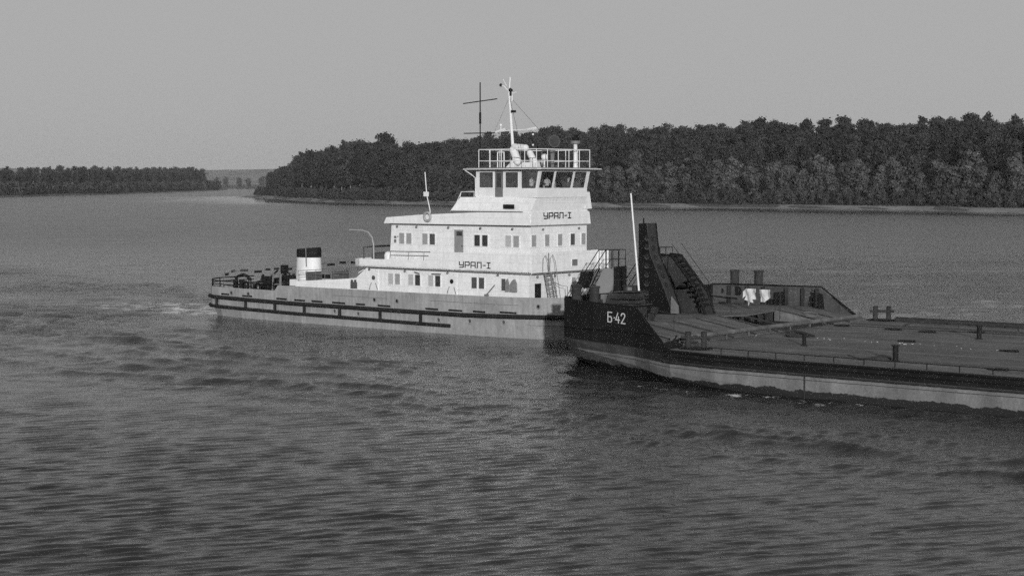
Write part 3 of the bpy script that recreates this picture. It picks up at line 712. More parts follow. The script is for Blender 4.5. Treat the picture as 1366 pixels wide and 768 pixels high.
# ================================================================== BARGE
bar = vessel_thing('cargo_barge', 'dark flat deck cargo barge with raised black stern, coupling tower and pale boot stripe', 'barge', 0, 0, 0)
BV = [(8.5,-11.35),(9.6,-12.85),(10.2,-13.65),(12,-14.6),(14,-15.4),(18.7,-17.0),(21.5,-18.6),(23.2,-19.5),(27,-20.2),(33.5,-20.4),(78,-20.6)]
BVF = [(8.5,8.4),(9.5,9.4),(10.2,9.6),(18,10.5),(21.0,10.7),(30,10.9),(78,10.9)]
BZT = [(8.4,4.6),(18.75,4.6),(22.6,2.35),(23.2,2.2),(78,2.2)]
BZB = [(8.5,1.55),(11.5,1.28),(14,1.05),(18,.72),(22,.40),(27,.12),(31,-.15),(34,-.6),(78,-.8)]
bus = [8.5,9.0,9.6,10.2,12,14,16,18.7,20,21.5,22.6,23.2,25,27,29,31,33.5,38,45,55,65,78]
hb = MB()
def ztf(u):   # far bulwark drops a little earlier
    return interp([(8.4,4.6),(17.6,4.6),(20.7,2.25),(21.2,2.2),(78,2.2)], u)
def bring(u, far):
    v = interp(BVF if far else BV, u); s_ = -1 if far else 1
    zt = ztf(u) if far else interp(BZT, u); zb = interp(BZB, u)
    kn = .35*s_ if zb > -.1 else .25*s_
    zd = min(2.2, zt-.01) if u > 16.4 else 2.2
    return [(u, v+s_*1.6, zb-1.2), (u, v+kn*.5, zb), (u, v, zb+(.5 if u < 34 else .9)), (u, v, zt), (u, v+s_*.12, zt), (u, v+s_*.125, zd)]
for far in (False, True):
    rows = [bring(u, far) for u in bus]; m_ = 6; vs = [p for r_ in rows for p in r_]
    hb.add(vs, [(i*m_+j,(i+1)*m_+j,(i+1)*m_+j+1,i*m_+j+1) for i in range(len(bus)-1) for j in range(m_-1)])
a = bring(8.5, False); b = bring(8.5, True)
hb.add(a[:5]+b[:5], [(j,j+1,5+j+1,5+j) for j in range(4)])
hb.add([(8.62,a[4][1],4.6),(8.62,b[4][1],4.6),(8.62,b[4][1],2.9),(8.62,a[4][1],2.9),(8.5,a[4][1],4.6),(8.5,b[4][1],4.6)], [(0,1,2,3),(0,4,5,1)])
a = bring(78, False); b = bring(78, True)
hb.add(a[:5]+b[:5], [(j,j+1,5+j+1,5+j) for j in range(4)])
hb.build('hull', BHULL, bar)
dk = MB()
du_ = [21.5,23.2,27,33.5,45,60,78]
ed = [(u, interp(BV,u)+.1) for u in du_]+[(u, interp(BVF,u)-.1) for u in reversed(du_)]
dk.add([(u,v,2.2) for u,v in ed], [tuple(range(len(ed)))])
dk.build('cargo_deck', BDK, bar)
# raised stern deck, ramp, recess
RD = 3.05
sd = MB(); q = [8.6,9.6,10.2,14,16.6]
ed = [(u, interp(BV,u)+.12) for u in q]+[(17.7,-2.0)]*0+[(16.6,-2.8),(17.8,-1.5),(17.0,4.6),(16.6,4.8)]+[(u, interp(BVF,u)-.12) for u in reversed(q)]
sd.plan(ed, RD-.06, RD); sd.build('stern_deck', BDK, bar)
rq = [16.6,17.6,18.7,20,21.0,21.8]
def rzz(u): return RD+(2.25-RD)*(u-16.6)/5.2
for lo_, hi_ in ((lambda u: interp(BV,u)+.14, lambda u: -2.85), (lambda u: 4.85, lambda u: interp(BVF,u)-.14)):
    rp_ = MB()
    for a_, b_ in zip(rq, rq[1:]):
        rp_.hexa([(a_,lo_(a_),2.0),(b_,lo_(b_),2.0),(b_,hi_(b_),2.0),(a_,hi_(a_),2.0),(a_,lo_(a_),rzz(a_)),(b_,lo_(b_),rzz(b_)),(b_,hi_(b_),rzz(b_)),(a_,hi_(a_),rzz(a_))])
    rp_.build('stern_ramp', BDK, bar)
MB().box(16.3,16.5,-2.85,4.85,1.9,RD-.07).build('recess_bulkhead', BRUST, bar)
MB().box(16.5,21.6,-2.85,4.85,2.19,2.21).build('recess_floor', BRUST, bar)
for v0, v1, z1 in ((-2.3,-.6,2.95),(.2,1.4,2.9),(2.0,2.7,2.9)):
    MB().box(16.5,16.54,v0,v1,2.25,z1).build('dark_doorway', DARK, bar)
for u, v in ((17.6,-1.5),(17.2,1.6),(17.0,3.0)): MB().box(u-.08,u+.08,v-.08,v+.08,2.2,RD-.06).build('deck_support_post', BRUST, bar)
MB().tube((17.4,-.9,2.95),(19.5,1.2,2.25),.05,5).build('recess_handrail', BRUST, bar)
rbs = MB()
for v in (-15.2,-12.3,-9.2,-6.2,-3.2,5.1,7.6):
    MB().tube((16.55,v,RD+.02),(21.9,v-.5,2.28),.06,5).build('ramp_rib', BRUST, bar)
pp = MB().path([(22.3,-17.9,2.72),(21.9,-8,2.66),(21.5,2,2.56),(21.2,10.0,2.48)], .16, 8)
for i in range(9):
    t = (i+.3)/9; u = 22.3-1.1*t; v = -17.9+27.9*t; pp.tube((u,v,2.2),(u,v,2.65),.05,5)
pp.build('cross_pipe', MATS['barge_deck_plate'], bar)
MB().box(22.2,22.9,-19.0,-17.6,2.25,2.5).tube((22.0,-18.9,2.4),(23.2,-17.6,2.9),.07,5).tube((22.8,-19.0,2.3),(22.3,-17.4,2.9),.07,5).build('pipe_valve', DARK, bar)
# inner faces of the bulwarks (stiffeners, slots)
stf = MB()
for u in (9.8,11.4,12.8,14.8,16.2,17.4):
    MB().box(u-.05,u+.05,interp(BVF,u)-.5,interp(BVF,u)-.12,RD,4.5).build('bulwark_stiffener', BRUST, bar)
for u in (9.8,11.8,13.8,15.6,17.4):
    MB().box(u-.05,u+.05,interp(BV,u)+.12,interp(BV,u)+.5,RD,4.5).build('bulwark_stiffener', BRUST, bar)
MB().path([(8.7,8.3,4.62),(9.7,9.3,4.62),(17.6,10.4,4.62),(20.9,10.6,2.3)], .07, 6).build('bulwark_cap', BBLACK, bar)
MB().path([(8.6,-11.4,4.62),(10.2,-13.6,4.62),(14,-15.35,4.62),(18.7,-16.95,4.62),(22.7,-19.2,2.32)], .06, 6).build('bulwark_cap', BBLACK, bar)
lin = MB()
us_ = [8.7,9.6,10.2,14,17.5]
for a_, b_ in zip(us_, us_[1:]):
    lin.add([(a_,interp(BVF,a_)-.13,RD),(b_,interp(BVF,b_)-.13,RD),(b_,interp(BVF,b_)-.13,4.58),(a_,interp(BVF,a_)-.13,4.58)], [(0,1,2,3)])
lin.add([(17.5,interp(BVF,17.5)-.13,2.3),(20.6,interp(BVF,20.6)-.13,2.3),(17.5,interp(BVF,17.5)-.13,4.58)], [(0,1,2)])
lin.build('bulwark_plating', BBULW, bar)
for u, w in ((9.2,.22),(10.4,.5),(11.9,.22)):
    MB().tube((u,interp(BVF,u)-.16,4.05),(u,interp(BVF,u)-.12,4.05),w if w < .3 else .42,12).build('fairlead_slot', DARK, bar)
MB().path([(8.9,7.9,3.75),(11.6,8.2,3.70)], .06, 5).build('bulwark_shelf', DKGREY, bar)
MB().box(13.9,14.15,9.5,9.75,RD,4.1).box(14.35,14.6,9.55,9.8,RD,4.15).box(13.3,13.7,9.4,9.8,RD,3.5).build('mooring_post', DARK, bar)
MB().box(17.2,17.4,9.9,10.1,RD-.6,3.9).box(17.6,17.7,9.95,10.05,RD-.7,4.0).build('mooring_post', DARK, bar)
# chalk-white scuffs on the far bulwark
sc = MB()
for i in range(26):
    u = rnd.uniform(14.9,17.0); z = rnd.uniform(3.7,4.4) if i < 18 else rnd.uniform(3.2,3.9); w = rnd.uniform(.06,.22)
    v = interp(BVF,u)-.15
    sc.box(u,u+w,v-.01,v,z,z+rnd.uniform(.03,.07))
sc.build('scuffed_paint', MIDGREY, bar)
# bollards of the stern
def bollard(u, v, z0, h, r, name='bollard'):
    return MB().lathe((u,v,z0), [(r,0),(r,h-.12),(r*1.18,h-.10),(r*1.18,h),(r*.4,h+.02)], 14).build(name, BRUST, bar, True)
for u, v in ((10.2,-12.2),(12.1,-12.6)):
    bollard(u, v, RD, 5.55-RD, .36)
for u, v in ((9.7,10.2),(11.8,10.5)):
    o_ = bollard(u, v, 3.2, 2.52, .36)
    MB().box(u-.4,u+.4,v-.75,v+.4,3.1,3.2).build('bracket', BRUST, o_)
for u, v in ((10.0,-5.6),(10.6,-5.4)):
    bollard(u, v, RD, 2.15, .3)
MB().tube((10.3,-5.7,RD),(10.3,-5.7,5.1),.22,8).build('vent_pipe', MIDGREY, bar)
for u, v, z in ((8.6,4.6,6.1),(9.4,4.3,5.4)):
    bollard(u, v, RD, z-RD, .26)
MB().tube((11.57,-6,RD),(10.6,-6,12.11),.085,6,.06).build('signal_staff', WHITE2, bar)
# stepped roller fairlead by the near bulwark
fl = MB()
fl.hexa([(10.6,-9.6,RD),(13.2,-9.2,RD),(13.2,-7.4,RD),(10.6,-7.8,RD),(10.9,-9.2,4.85),(12.9,-8.9,4.95),(12.9,-7.6,4.95),(10.9,-7.9,4.85)])
for i, z in enumerate((4.95,4.5,4.05)):
    fl.hexa([(11.7,-9.7-.25*i,z),(13.5+.3*i,-9.5-.25*i,z+.05),(13.5+.3*i,-8.2,z+.05),(11.7,-8.4,z),(11.7,-9.7-.25*i,z+.07),(13.5+.3*i,-9.5-.25*i,z+.12),(13.5+.3*i,-8.2,z+.12),(11.7,-8.4,z+.07)])
fl.build('stepped_fairlead', BRUST, bar)
MB().hexa([(14.6,-9.6,RD),(14.9,-9.6,RD),(14.9,-9.2,RD),(14.6,-9.2,RD),(15.0,-9.6,4.0),(15.4,-9.6,4.0),(15.4,-9.2,4.0),(15.0,-9.2,4.0)]).build('deck_bracket', BRUST, bar)
MB().box(9.6,10.3,-10.2,-8.6,RD,4.35).build('winch_box', BRUST, bar)
MB().box(10.1,10.5,-9.1,-8.5,RD,4.7).build('grey_locker', MIDGREY, bar)
# coupling tower
tw = MB(); TV0, TV1 = -4.0, -2.6
tp = [(9.92,RD),(9.93,9.82),(10.62,9.84),(10.92,7.55),(12.22,4.95),(12.82,3.55),(12.9,RD)]
tw.side(tp, TV0, TV0+.12)
tw.side(tp, TV1-.12, TV1)
tw.side([(9.92,RD),(9.93,9.82),(10.02,9.82),(10.02,RD)], TV0+.12, TV1-.12)
tw.tube((10.35,TV0+.06,9.84),(10.35,TV0+.06,10.25),.05,5)
towr = tw.build('coupling_tower', BBLACK, bar)
fc = MB(); fpts = [(10.58,9.84),(10.88,7.55),(12.18,4.95),(12.78,3.55),(12.86,RD)]
for (a,b),(c,d) in zip(fpts, fpts[1:]):
    fc.hexa([(a-.1,TV0+.12,b),(c-.1,TV0+.12,d),(c-.1,TV1-.12,d),(a-.1,TV1-.12,b),(a,TV0+.12,b),(c,TV0+.12,d),(c,TV1-.12,d),(a,TV1-.12,b)])
fc.build('tower_face', BRUST, towr)
MB().path([(u+.03,TV0+.06,z) for u,z in tp[2:]], .07, 5).build('edge_flange', BRUST, towr)
for z in (8.76,8.08,7.35,6.67,5.99,5.31,4.63):
    h = MB().disc((10.7,TV0-.02,z), .19, 'v', .03, 14).build('step_hole', LETTER, towr)
    MB().torus((10.7,TV0-.02,z), .20, .035, 'v', 10, 6, .38, math.pi*1.1).build('rim', DKGREY, h, True)  # lower arc only: lighter grey painted in for the sunlit hole edge
for u, z in ((10.74,8.69),(10.84,7.95),(11.05,7.25),(11.4,6.55),(11.75,5.88),(12.05,5.2)):
    nrm = Vector((.9,0,.4)).normalized() if z < 7.5 else Vector((.99,0,.13))
    c0 = Vector((u,-3.35,z)); h = MB().tube(c0-nrm*.02, c0+nrm*.02, .22, 14).build('step_hole', LETTER, towr)
# stair behind the tower
sg = MB()
for v in (-2.45,-1.15):
    sg.path([(10.9,v,7.45),(11.9,v,7.4),(14.3,v,4.7),(14.95,v,RD)], .10, 5)
    sg.path([(11.9,v,8.3),(14.35,v,5.5),(14.95,v,4.0)], .022, 5)
sg.box(10.6,11.9,-2.5,-1.1,7.34,7.42)
sg.tube((11.6,-1.15,7.4),(11.6,-1.15,RD),.09,5).tube((11.6,-2.45,7.4),(11.6,-2.45,RD),.09,5)
sg.tube((11.6,-2.45,5.9),(12.9,-1.15,6.0),.05,5).box(11.6,13.2,-2.4,-1.2,5.0,5.05).tube((11.8,-2.4,5.05),(11.8,-2.4,6.0),.03,5).tube((12.9,-2.4,5.05),(12.9,-2.4,6.0),.03,5)
sg.build('tower_stair', BBLACK, bar)
MB().side([(10.95,7.3),(11.8,7.3),(13.3,5.6),(12.35,5.0),(11.6,6.3)], -2.5, -2.42).build('stair_gusset', BRUST, bar)
st_ = MB()
for i in range(10):
    t = i/10; st_.box(12.0+2.6*t,12.3+2.6*t,-2.4,-1.2,6.9-3.6*t,7.05-3.6*t)
st_.build('stair_tread', DARK, bar)
st_ = MB().side([(10.75,RD),(10.75,7.40),(11.85,7.36),(14.25,4.66),(14.9,RD)], -1.2, -1.10); st_.build('stair_plating', BRUST, bar)
MB().box(12.95,13.35,-4.1,-3.9,3.4,3.75).side([(12.85,RD+.1),(12.9,4.4),(13.5,3.7),(13.5,RD+.1)],-4.0,-3.85).build('white_gusset', MIDGREY, bar)
rr = MB()
for u in (13.2,15.6,18.4): rr.tube((u,-10.5-.25*(u-13),max(2.3,RD-.15*max(0,u-16.6))),(u,-10.5-.25*(u-13),RD+1.0-.15*max(0,u-16.6)),.025,5)
rr.path([(13.2,-10.5,4.05),(15.6,-11.1,4.05),(18.4,-11.85,3.8)], .02, 5).build('wire_railing', BRUST, bar)
# near strakes and toe rail
def bpath(u0, u1, z, off, n=24, far=False):
    return [(u0+(u1-u0)*i/n, interp(BVF if far else BV, u0+(u1-u0)*i/n)+(off if far else -off), z if not callable(z) else z(u0+(u1-u0)*i/n)) for i in range(n+1)]
MB().path(bpath(8.8, 21, lambda u: interp([(8.5,2.62),(21,3.0)],u), .03), .07, 6).build('hull_strake', BBLACK, bar)
for z, r in ((2.12,.09),(1.78,.05),(1.42,.08)):
    MB().path(bpath(22.5, 77, z, .04, 40), r, 6).build('hull_strake', BBLACK if z > 1.5 else BRUST, bar)
MB().path(bpath(33.5, 33.62, .2, .02, 1), .02, 4).tube((33.5,interp(BV,33.5)-.01,-.2),(33.5,interp(BV,33.5)-.01,1.3),.05,5).build('hull_seam', BRUST, bar)
tr = MB().path(bpath(26.2, 77, 2.55, -.45, 40), .028, 5)
for i in range(26): u = 27.2+i*2.0; tr.tube((u,interp(BV,u)+.45,2.2),(u,interp(BV,u)+.45,2.55),.035,5)
tr.build('toe_rail', DARK, bar)
co = MB().path(bpath(24.2, 77, 2.52, -.5, 30, True), .06, 5)
co.box(24.2,77,10.0,10.12,2.2,2.5)
co.path([(26.6,7.0,2.25),(27.0,7.6,2.5),(28.0,7.8,2.52),(77,8.4,2.52)], .06, 6)
for u in (30.4,32.2,35,39,44): co.tube((u,7.95,2.2),(u,7.95,2.75),.06,5)
co.build('far_coaming', BRUST, bar)
for v in (4.4, 6.2):
    MB().path([(22.5,v,2.215),(77,v+.8,2.215)], .05, 4).build('deck_seam', BRUST, bar)
# deck bitts and eyes
def double_bitts(u, v, name='double_bollard'):
    m = MB()
    for d_ in (-.55,.55): m.lathe((u+d_*.75,v+d_*.55,2.3), [(.19,0),(.19,1.0),(.22,1.02),(.1,1.05)], 10)
    m.tube((u-.75,v-.55,2.95),(u+.75,v+.55,2.95),.10,7)
    o = m.build(name, BRUST, bar, True)
    b_ = MB().box(u-.95,u+.95,v-.5,v+.5,2.2,2.33)
    for i in range(4): b_.box(u-.8+i*.45,u-.65+i*.45,v-.75,v-.5,2.2,2.33)
    b_.build('base', DARK, o)
double_bitts(24.2,-18.0); double_bitts(23.0,10.3)
for u, v, h, r in ((28.5,-11.6,.85,.13),(37.7,-16.9,1.0,.17),(35.4,.3,.95,.16),(46.5,-4.0,.9,.16)):
    MB().lathe((u,v,2.2), [(r*1.6,0),(r*1.6,.05),(r,.06),(r,h-.08),(r*1.5,h-.06),(r*1.5,h)], 12).build('deck_post', DARK, bar, True)
for u, v in ((32.6,-4.8),(30.5,2.75),(23.1,3.8),(40.7,-6.9),(44.6,-17.7),(27.6,3.2),(33.4,4.6)):
    MB().torus((u,v,2.27), .28, .06, 'z', 12, 6).box(u-.7,u-.2,v-.15,v+.15,2.2,2.3).ball((u+.45,v,2.25),.12).build('deck_eye', DARK, bar)

# "Б·42" in white on the near stern plating
def bvec(u): return Vector((u, interp(BV, u), 0))
p0, p1 = bvec(15.3), bvec(18.5); dirv = (p1-p0).normalized(); nv = Vector((dirv.y, -dirv.x, 0))
if nv.y > 0: nv = -nv
БB = [[(1,1),(0,1),(0,0),(.75,0),(1,.1),(1,.45),(.75,.55),(0,.55)]]
DOT = [[(.3,.48),(.42,.48)]]
F4 = [[(.55,1),(0,.30),(1,.30)],[(.72,.62),(.72,0)]]
T2 = [[(0,.78),(.12,.95),(.35,1),(.7,1),(.92,.9),(.95,.7),(.05,0),(1,0)]]
LETORG = None
def locate_letters():
    # starting corner on the plating
    u = 15.75; return bvec(u)+Vector((0,0,3.26))
org = locate_letters()+nv*.004+Vector((0,0,.16))
strokes([(0,БB),(.60,DOT),(.92,F4),(1.55,T2)], org, dirv, (0,0,1), .44, .66, .075, .02, nv).build('number_lettering', LETW, bar)

# ---- loose things on the barge
ln = vessel_thing('washing_line', 'thin drooping washing line between two poles on the barge stern deck', 'line', 16.9, .6, RD)
MB().tube((-1.6,0,0),(-1.6,0,2.1),.03,5).tube((2.6,.1,-.4),(2.6,.1,2.0),.03,5).build('pole', BRUST, ln)
MB().path([(-1.6,0,2.05),(-.2,.02,1.93),(1.0,.05,1.88),(2.6,.1,1.98)], .012, 4).build('cord', BRUST, ln)
def cloth(u, v, z, poly, lab, nm):
    nx, nz = 14, 12; us0 = min(p[0] for p in poly); us1 = max(p[0] for p in poly)
    m = MB().side(poly, -.02, .02); o = m.build(nm, LINEN)
    import bmesh
    bm = bmesh.new(); bm.from_mesh(o.data); bmesh.ops.triangulate(bm, faces=bm.faces); bmesh.ops.subdivide_edges(bm, edges=bm.edges, cuts=3, use_grid_fill=True)
    for vv in bm.verts: vv.co.y += .07*math.sin(vv.co.x*9+vv.co.z*3)+.04*math.sin(vv.co.z*8)
    bm.to_mesh(o.data); bm.free()
    o.location = W(u, v, z); o.rotation_euler = (0,0,YAW); tag(o, lab, 'washing', 'washing on the barge line'); return o
cloth(16.95,.62,4.93,[(-.35,-.0),(.55,0),(.58,-.25),(.38,-.45),(.5,-.8),(.22,-.8),(.35,-1.05),(.05,-1.0),(-.18,-1.3),(-.16,-.95),(-.45,-.85),(-.38,-.5),(-.6,-.75),(-.58,-.25)],'ragged white shirt drying on the barge line, left one','shirt')
cloth(18.15,.68,4.90,[(-.42,0),(.55,0),(.5,-.55),(.1,-.95),(-.3,-.92),(-.36,-.4)],'smooth white towel drying right of the ragged shirt','towel')
gt = MB()
for i in range(30):
    u = rnd.gauss(36, 5.5) if i % 3 else rnd.uniform(25, 48); v = -6.2+.02*(u-30)+rnd.gauss(0, .35); w_ = rnd.uniform(.02,.06)
    gt.box(u,u+w_*2,v,v+w_,2.202,2.202+w_*.6)
o = gt.build('spilled_grit', MATS['white_lettering']); o.location = W(0,0,0); o.rotation_euler = (0,0,YAW); o['kind'] = 'stuff'
rp2 = MB()
pts = []
for i in range(60):
    t = i/59; pts.append((-1.3*math.cos(t*9)*(.4+.6*t)-1.2*t, .7*math.sin(t*7)*(1-.3*t)-.3*t, .05+.22*abs(math.sin(t*11))))
rp2.path(pts, .05, 5)
o = rp2.build('mooring_rope', ROPEM); o.location = W(36.9,-17.0,2.2); o.rotation_euler = (0,0,YAW)
tag(o, 'tangled dark mooring rope lying beside a deck post near the toe rail', 'rope')
rp2 = MB()
rp2.torus((0,0,.12), .75, .10, 'z', 16, 6).path([(-.7,.1,.12),(-1.0,0,.3),(-.4,.3,.35),(.4,.2,.3),(1.3,.1,.1)], .09, 5)
o = rp2.build('coiled_cable', ROPEM); o.location = W(24.8,-6.0,2.2); o.rotation_euler = (0,0,YAW)
tag(o, 'coiled dark cable lying on the barge deck below the stern recess', 'cable')
ho = MB().torus((0,0,.05), .55, .035, 'z', 18, 5, .8).path([(.55,0,.05),(.8,-.5,.03),(.3,-1.2,.03)], .035, 5).build('pale_hose', MIDGREY)
ho.location = W(18.9,6.4,2.75); ho.rotation_euler = (R(2),R(8.5),YAW); tag(ho, 'pale loop of hose lying on the far side of the ramp', 'hose')

# ================================================================== RIVER
SHORE0 = [(560,520),(330,650),(211,712),(177,787),(116,842),(45,893),(-31,965),(-68,997),(-128,1107),(-190,1320),(-222,1420)]
def river():
    xs = np.concatenate([-np.geomspace(6900, 66, 46), np.linspace(-65, 65, 800), np.geomspace(66, 6900, 46)])
    ys = [-60., -20., 10., 25., 35., 42.]; y = 45.
    while y < 320: ys.append(y); y += max(.085, y*y/22400*.48)
    ys += list(np.geomspace(y+3, 6900, 120)); ys = np.array(ys)
    X, Y = np.meshgrid(xs, ys); Z = np.zeros_like(X)
    dy = np.gradient(ys)[:, None]*np.ones_like(X); dx = np.gradient(xs)[None, :]*np.ones_like(X)
    res = np.maximum(dx, dy)
    rs = np.random.RandomState(3)
    def fade(lam, th):
        a = lam/(abs(math.cos(th))+1e-3)/dx; b = lam/(abs(math.sin(th))+1e-3)/dy
        return np.clip(np.minimum(a, b)/2.5-1, 0, 1)
    def sea(n, l0, octv, mid, spread, st):
        H = np.zeros_like(X)
        for i in range(n):
            lam = l0*2**(rs.rand()*octv); th = R(mid)+rs.randn()*spread; k = 2*np.pi/lam; ph = rs.rand()*6.28
            H += st*lam*1.5*(np.exp(1.3*(np.sin(k*(X*math.cos(th)+Y*math.sin(th))+ph+.5*np.sin(X*.11+i)+.4*np.sin(Y*.07+X*.05+2*i))-1))-.45)*fade(lam, th)*(.85+.25*np.sin(X*.07*math.cos(i)+Y*.05*math.sin(i*2.1)+i))
        return H
    Z += sea(72, .32, 1.8, 114, .18, .0090)
    chop = sea(36, .95, 2.0, 109, .20, .0030)
    chop2 = sea(20, 3.5, 1.6, 100, .35, .0016)
    rx, ry = X-O2[0], Y-O2[1]
    u = rx*UX+ry*UY; v = rx*VX+ry*VY
    env = np.zeros_like(X)
    def sm(x, a, b): t = np.clip((x-a)/(b-a), 0, 1); return t*t*(3-2*t)
    wob = 1.2*np.sin(u*.11)+.8*np.sin(u*.23+1)+.5*np.sin(u*.6)
    # diverging wave train beside the vessels
    vv = -v+wob*.6
    pk = sm(vv, 4, 16)*(1-sm(vv, 38, 48))
    mod = np.clip(.62+.5*np.sin(u*.06+v*.30)*np.sin(u*.043-v*.17+2)+.15*np.sin(u*.21+v*.5), 0, 1.2)
    back = sm(-u, 44, 50)*(1-sm(-u, 190, 300)); half = 12+.27*np.clip(-u-44, 0, None)
    edge = half+3.0*np.sin(u*.13)+1.5*np.sin(u*.37+1)
    churn = sm(-u, 36, 47)*(1-sm(v-VC, edge-3, edge+1))*(1-sm(vv, 30, 48))*np.clip(.62+.45*np.sin(u*.07+v*.10)*np.sin(v*.21-u*.045)+.2*np.sin(v*.5+u*.11), 0, 1)
    churn = np.maximum(churn, pk*(.25+.55*mod))
    ripple = np.clip((4.0/(2.6*res)-1), 0, 1)
    sharp = lambda p: (np.exp(3.2*(np.sin(p)-1))-.22)
    lean = .12+.70*sm(Y, 95, 190)
    swell = sea(20, 6.0, 1.5, 95, .4, .0017)
    Z = Z*(1-.2*churn)+chop*(lean+1.9*churn)+chop2*(lean+1.5*churn)+swell*sm(Y, 150, 300)
    Z += 1.5*np.clip(Z, 0, .10)**2
    Z += .20*pk*(.25+.75*mod)*sharp(2*np.pi*(vv+.035*u+.5*wob)/5.0)*ripple
    Z += .07*pk*sharp(2*np.pi*(vv-.11*u+wob)/2.6)*np.clip((2.6/(2.6*res)-1), 0, 1)*(.3+.7*np.sin(u*.21+v*.4)**2)
    for v0_, ua, ub, am, sl in ((-22,-64,-12,.34,.03),(-26.5,-50,-4,.30,.05),(-31,-44,8,.26,.02),(-24.5,-22,14,.26,.06),(-29,-2,26,.26,.03),(-33,-8,20,.30,.02),(-37.5,14,52,.42,.03),(-33.5,24,64,.32,.02),(-40.5,34,66,.30,.04),(-18,-70,-40,.26,.05),(-14,-66,-38,.24,-.02)):
        d = v-v0_-sl*(u-ua)-.5*np.sin(u*.19+v0_)-.3*np.sin(u*.47+2*v0_)
        Z += .75*am*np.exp(-(d/.40)**2)*(.35+.65*np.clip(np.sin(u*.23+1.7*v0_)+.7, 0, 1))*sm(u, ua-4, ua+6)*(1-sm(u, ub-6, ub+4))*(.75+.25*np.sin(u*.33+v0_))
    for s_ in (-1, 1):
        for q_, a_ in ((0,.24),(5,.15),(11,.12)):
            dd = s_*(v-VC)-half+q_+1.2*np.sin(u*.09+q_); Z += 1.0*a_*np.exp(-(dd/.9)**2)*back*(.4+.6*np.sin(u*.11+s_+q_)**2)
    calm = np.full(X.shape, 1e9)
    for (ax, ay), (bx, by) in zip(SHORE0, SHORE0[1:]):
        ex, ey = bx-ax, by-ay; t = np.clip(((X-ax)*ex+(Y-ay)*ey)/(ex*ex+ey*ey), 0, 1)
        calm = np.minimum(calm, np.hypot(X-ax-t*ex, Y-ay-t*ey))
    calm = 1-sm(calm+14*np.sin(X*.03+Y*.011)+8*np.sin(X*.09), 35, 95)
    # keep the sheet from climbing the hulls
    nearhull = ((u > -45.5) & (u < 7) & (v > -1.6) & (v < 10)) | ((u > 26) & (u < 79) & (v > -21) & (v < 12))
    Z[nearhull] *= .3
    ny, nx = X.shape
    co = np.stack([X, Y, Z], -1).reshape(-1, 3).astype(np.float32)
    i = np.arange(ny-1)[:, None]*nx+np.arange(nx-1)[None, :]
    fs = np.stack([i, i+1, i+nx+1, i+nx], -1).reshape(-1, 4)
    me = bpy.data.meshes.new('river'); me.vertices.add(len(co)); me.vertices.foreach_set('co', co.ravel())
    me.loops.add(fs.size); me.loops.foreach_set('vertex_index', fs.ravel().astype(np.int32))
    me.polygons.add(len(fs)); me.polygons.foreach_set('loop_start', np.arange(0, fs.size, 4).astype(np.int32))
    me.polygons.foreach_set('loop_total', np.full(len(fs), 4, np.int32))
    me.polygons.foreach_set('use_smooth', np.ones(len(fs), bool)); me.update(); me.validate()
    at = me.attributes.new('stir', 'FLOAT', 'POINT'); at.data.foreach_set('value', ((.42+.58*sm(Y, 130, 260)+churn*(.4+1.5*sm(-u, 25, 48)))*(1-.93*calm)).ravel().astype(np.float32))
    dist = np.hypot(X, Y); fr_ = sm(dist, 130, 450)*(1-.85*calm)
    at = me.attributes.new('unresolved', 'FLOAT', 'POINT'); at.data.foreach_set('value', fr_.ravel().astype(np.float32))
    m = bpy.data.materials.new('river_water'); m.use_nodes = True
    nt = m.node_tree; N = nt.nodes; L = nt.links; b = N['Principled BSDF']
    b.inputs['Roughness'].default_value = .10; b.inputs['IOR'].default_value = 1.33
    b.inputs['Base Color'].default_value = (.016,.016,.016,1)
    tc = N.new('ShaderNodeTexCoord')
    def noise(sc, det, scl, rot, rough=.55, dist=0):
        mp = N.new('ShaderNodeMapping'); mp.inputs['Scale'].default_value = scl; mp.inputs['Rotation'].default_value = (0,0,rot)
        n = N.new('ShaderNodeTexNoise'); n.inputs['Scale'].default_value = sc; n.inputs['Detail'].default_value = det
        n.inputs['Roughness'].default_value = rough; n.inputs['Distortion'].default_value = dist
        L.new(tc.outputs['Object'], mp.inputs['Vector']); L.new(mp.outputs[0], n.inputs['Vector']); return n.outputs['Fac']
    b1 = N.new('ShaderNodeBump'); b1.inputs['Strength'].default_value = 1; b1.inputs['Distance'].default_value = .20
    L.new(noise(3.6, 5, (.30,1.0,1), R(-25), .6), b1.inputs['Height'])
    b2 = N.new('ShaderNodeBump'); b2.inputs['Strength'].default_value = 1; b2.inputs['Distance'].default_value = .035
    L.new(noise(7.0, 4, (.4,1.0,1), R(-20)), b2.inputs['Height']); L.new(b1.outputs[0], b2.inputs['Normal'])
    L.new(b2.outputs[0], b.inputs['Normal'])
    def mr(sk_, lo, hi, a, c):
        k = N.new('ShaderNodeMapRange'); L.new(sk_, k.inputs['Value'])
        for nm, val in (('From Min',lo),('From Max',hi),('To Min',a),('To Max',c)): k.inputs[nm].default_value = val
        return k.outputs['Result']
    atn = N.new('ShaderNodeAttribute'); atn.attribute_name = 'stir'
    kk = N.new('ShaderNodeMath'); kk.operation = 'MULTIPLY'; L.new(mr(noise(.055, 6, (.35,1,1), R(-12), .65), .3, .7, .40, .90), kk.inputs[0]); L.new(atn.outputs['Fac'], kk.inputs[1])
    L.new(kk.outputs[0], b1.inputs['Strength']); b1.inputs['Distance'].default_value = .14; L.new(atn.outputs['Fac'], b2.inputs['Strength'])
    at2 = N.new('ShaderNodeAttribute'); at2.attribute_name = 'unresolved'
    ra = N.new('ShaderNodeMath'); ra.operation = 'MULTIPLY_ADD'; L.new(at2.outputs['Fac'], ra.inputs[0]); ra.inputs[1].default_value = .20
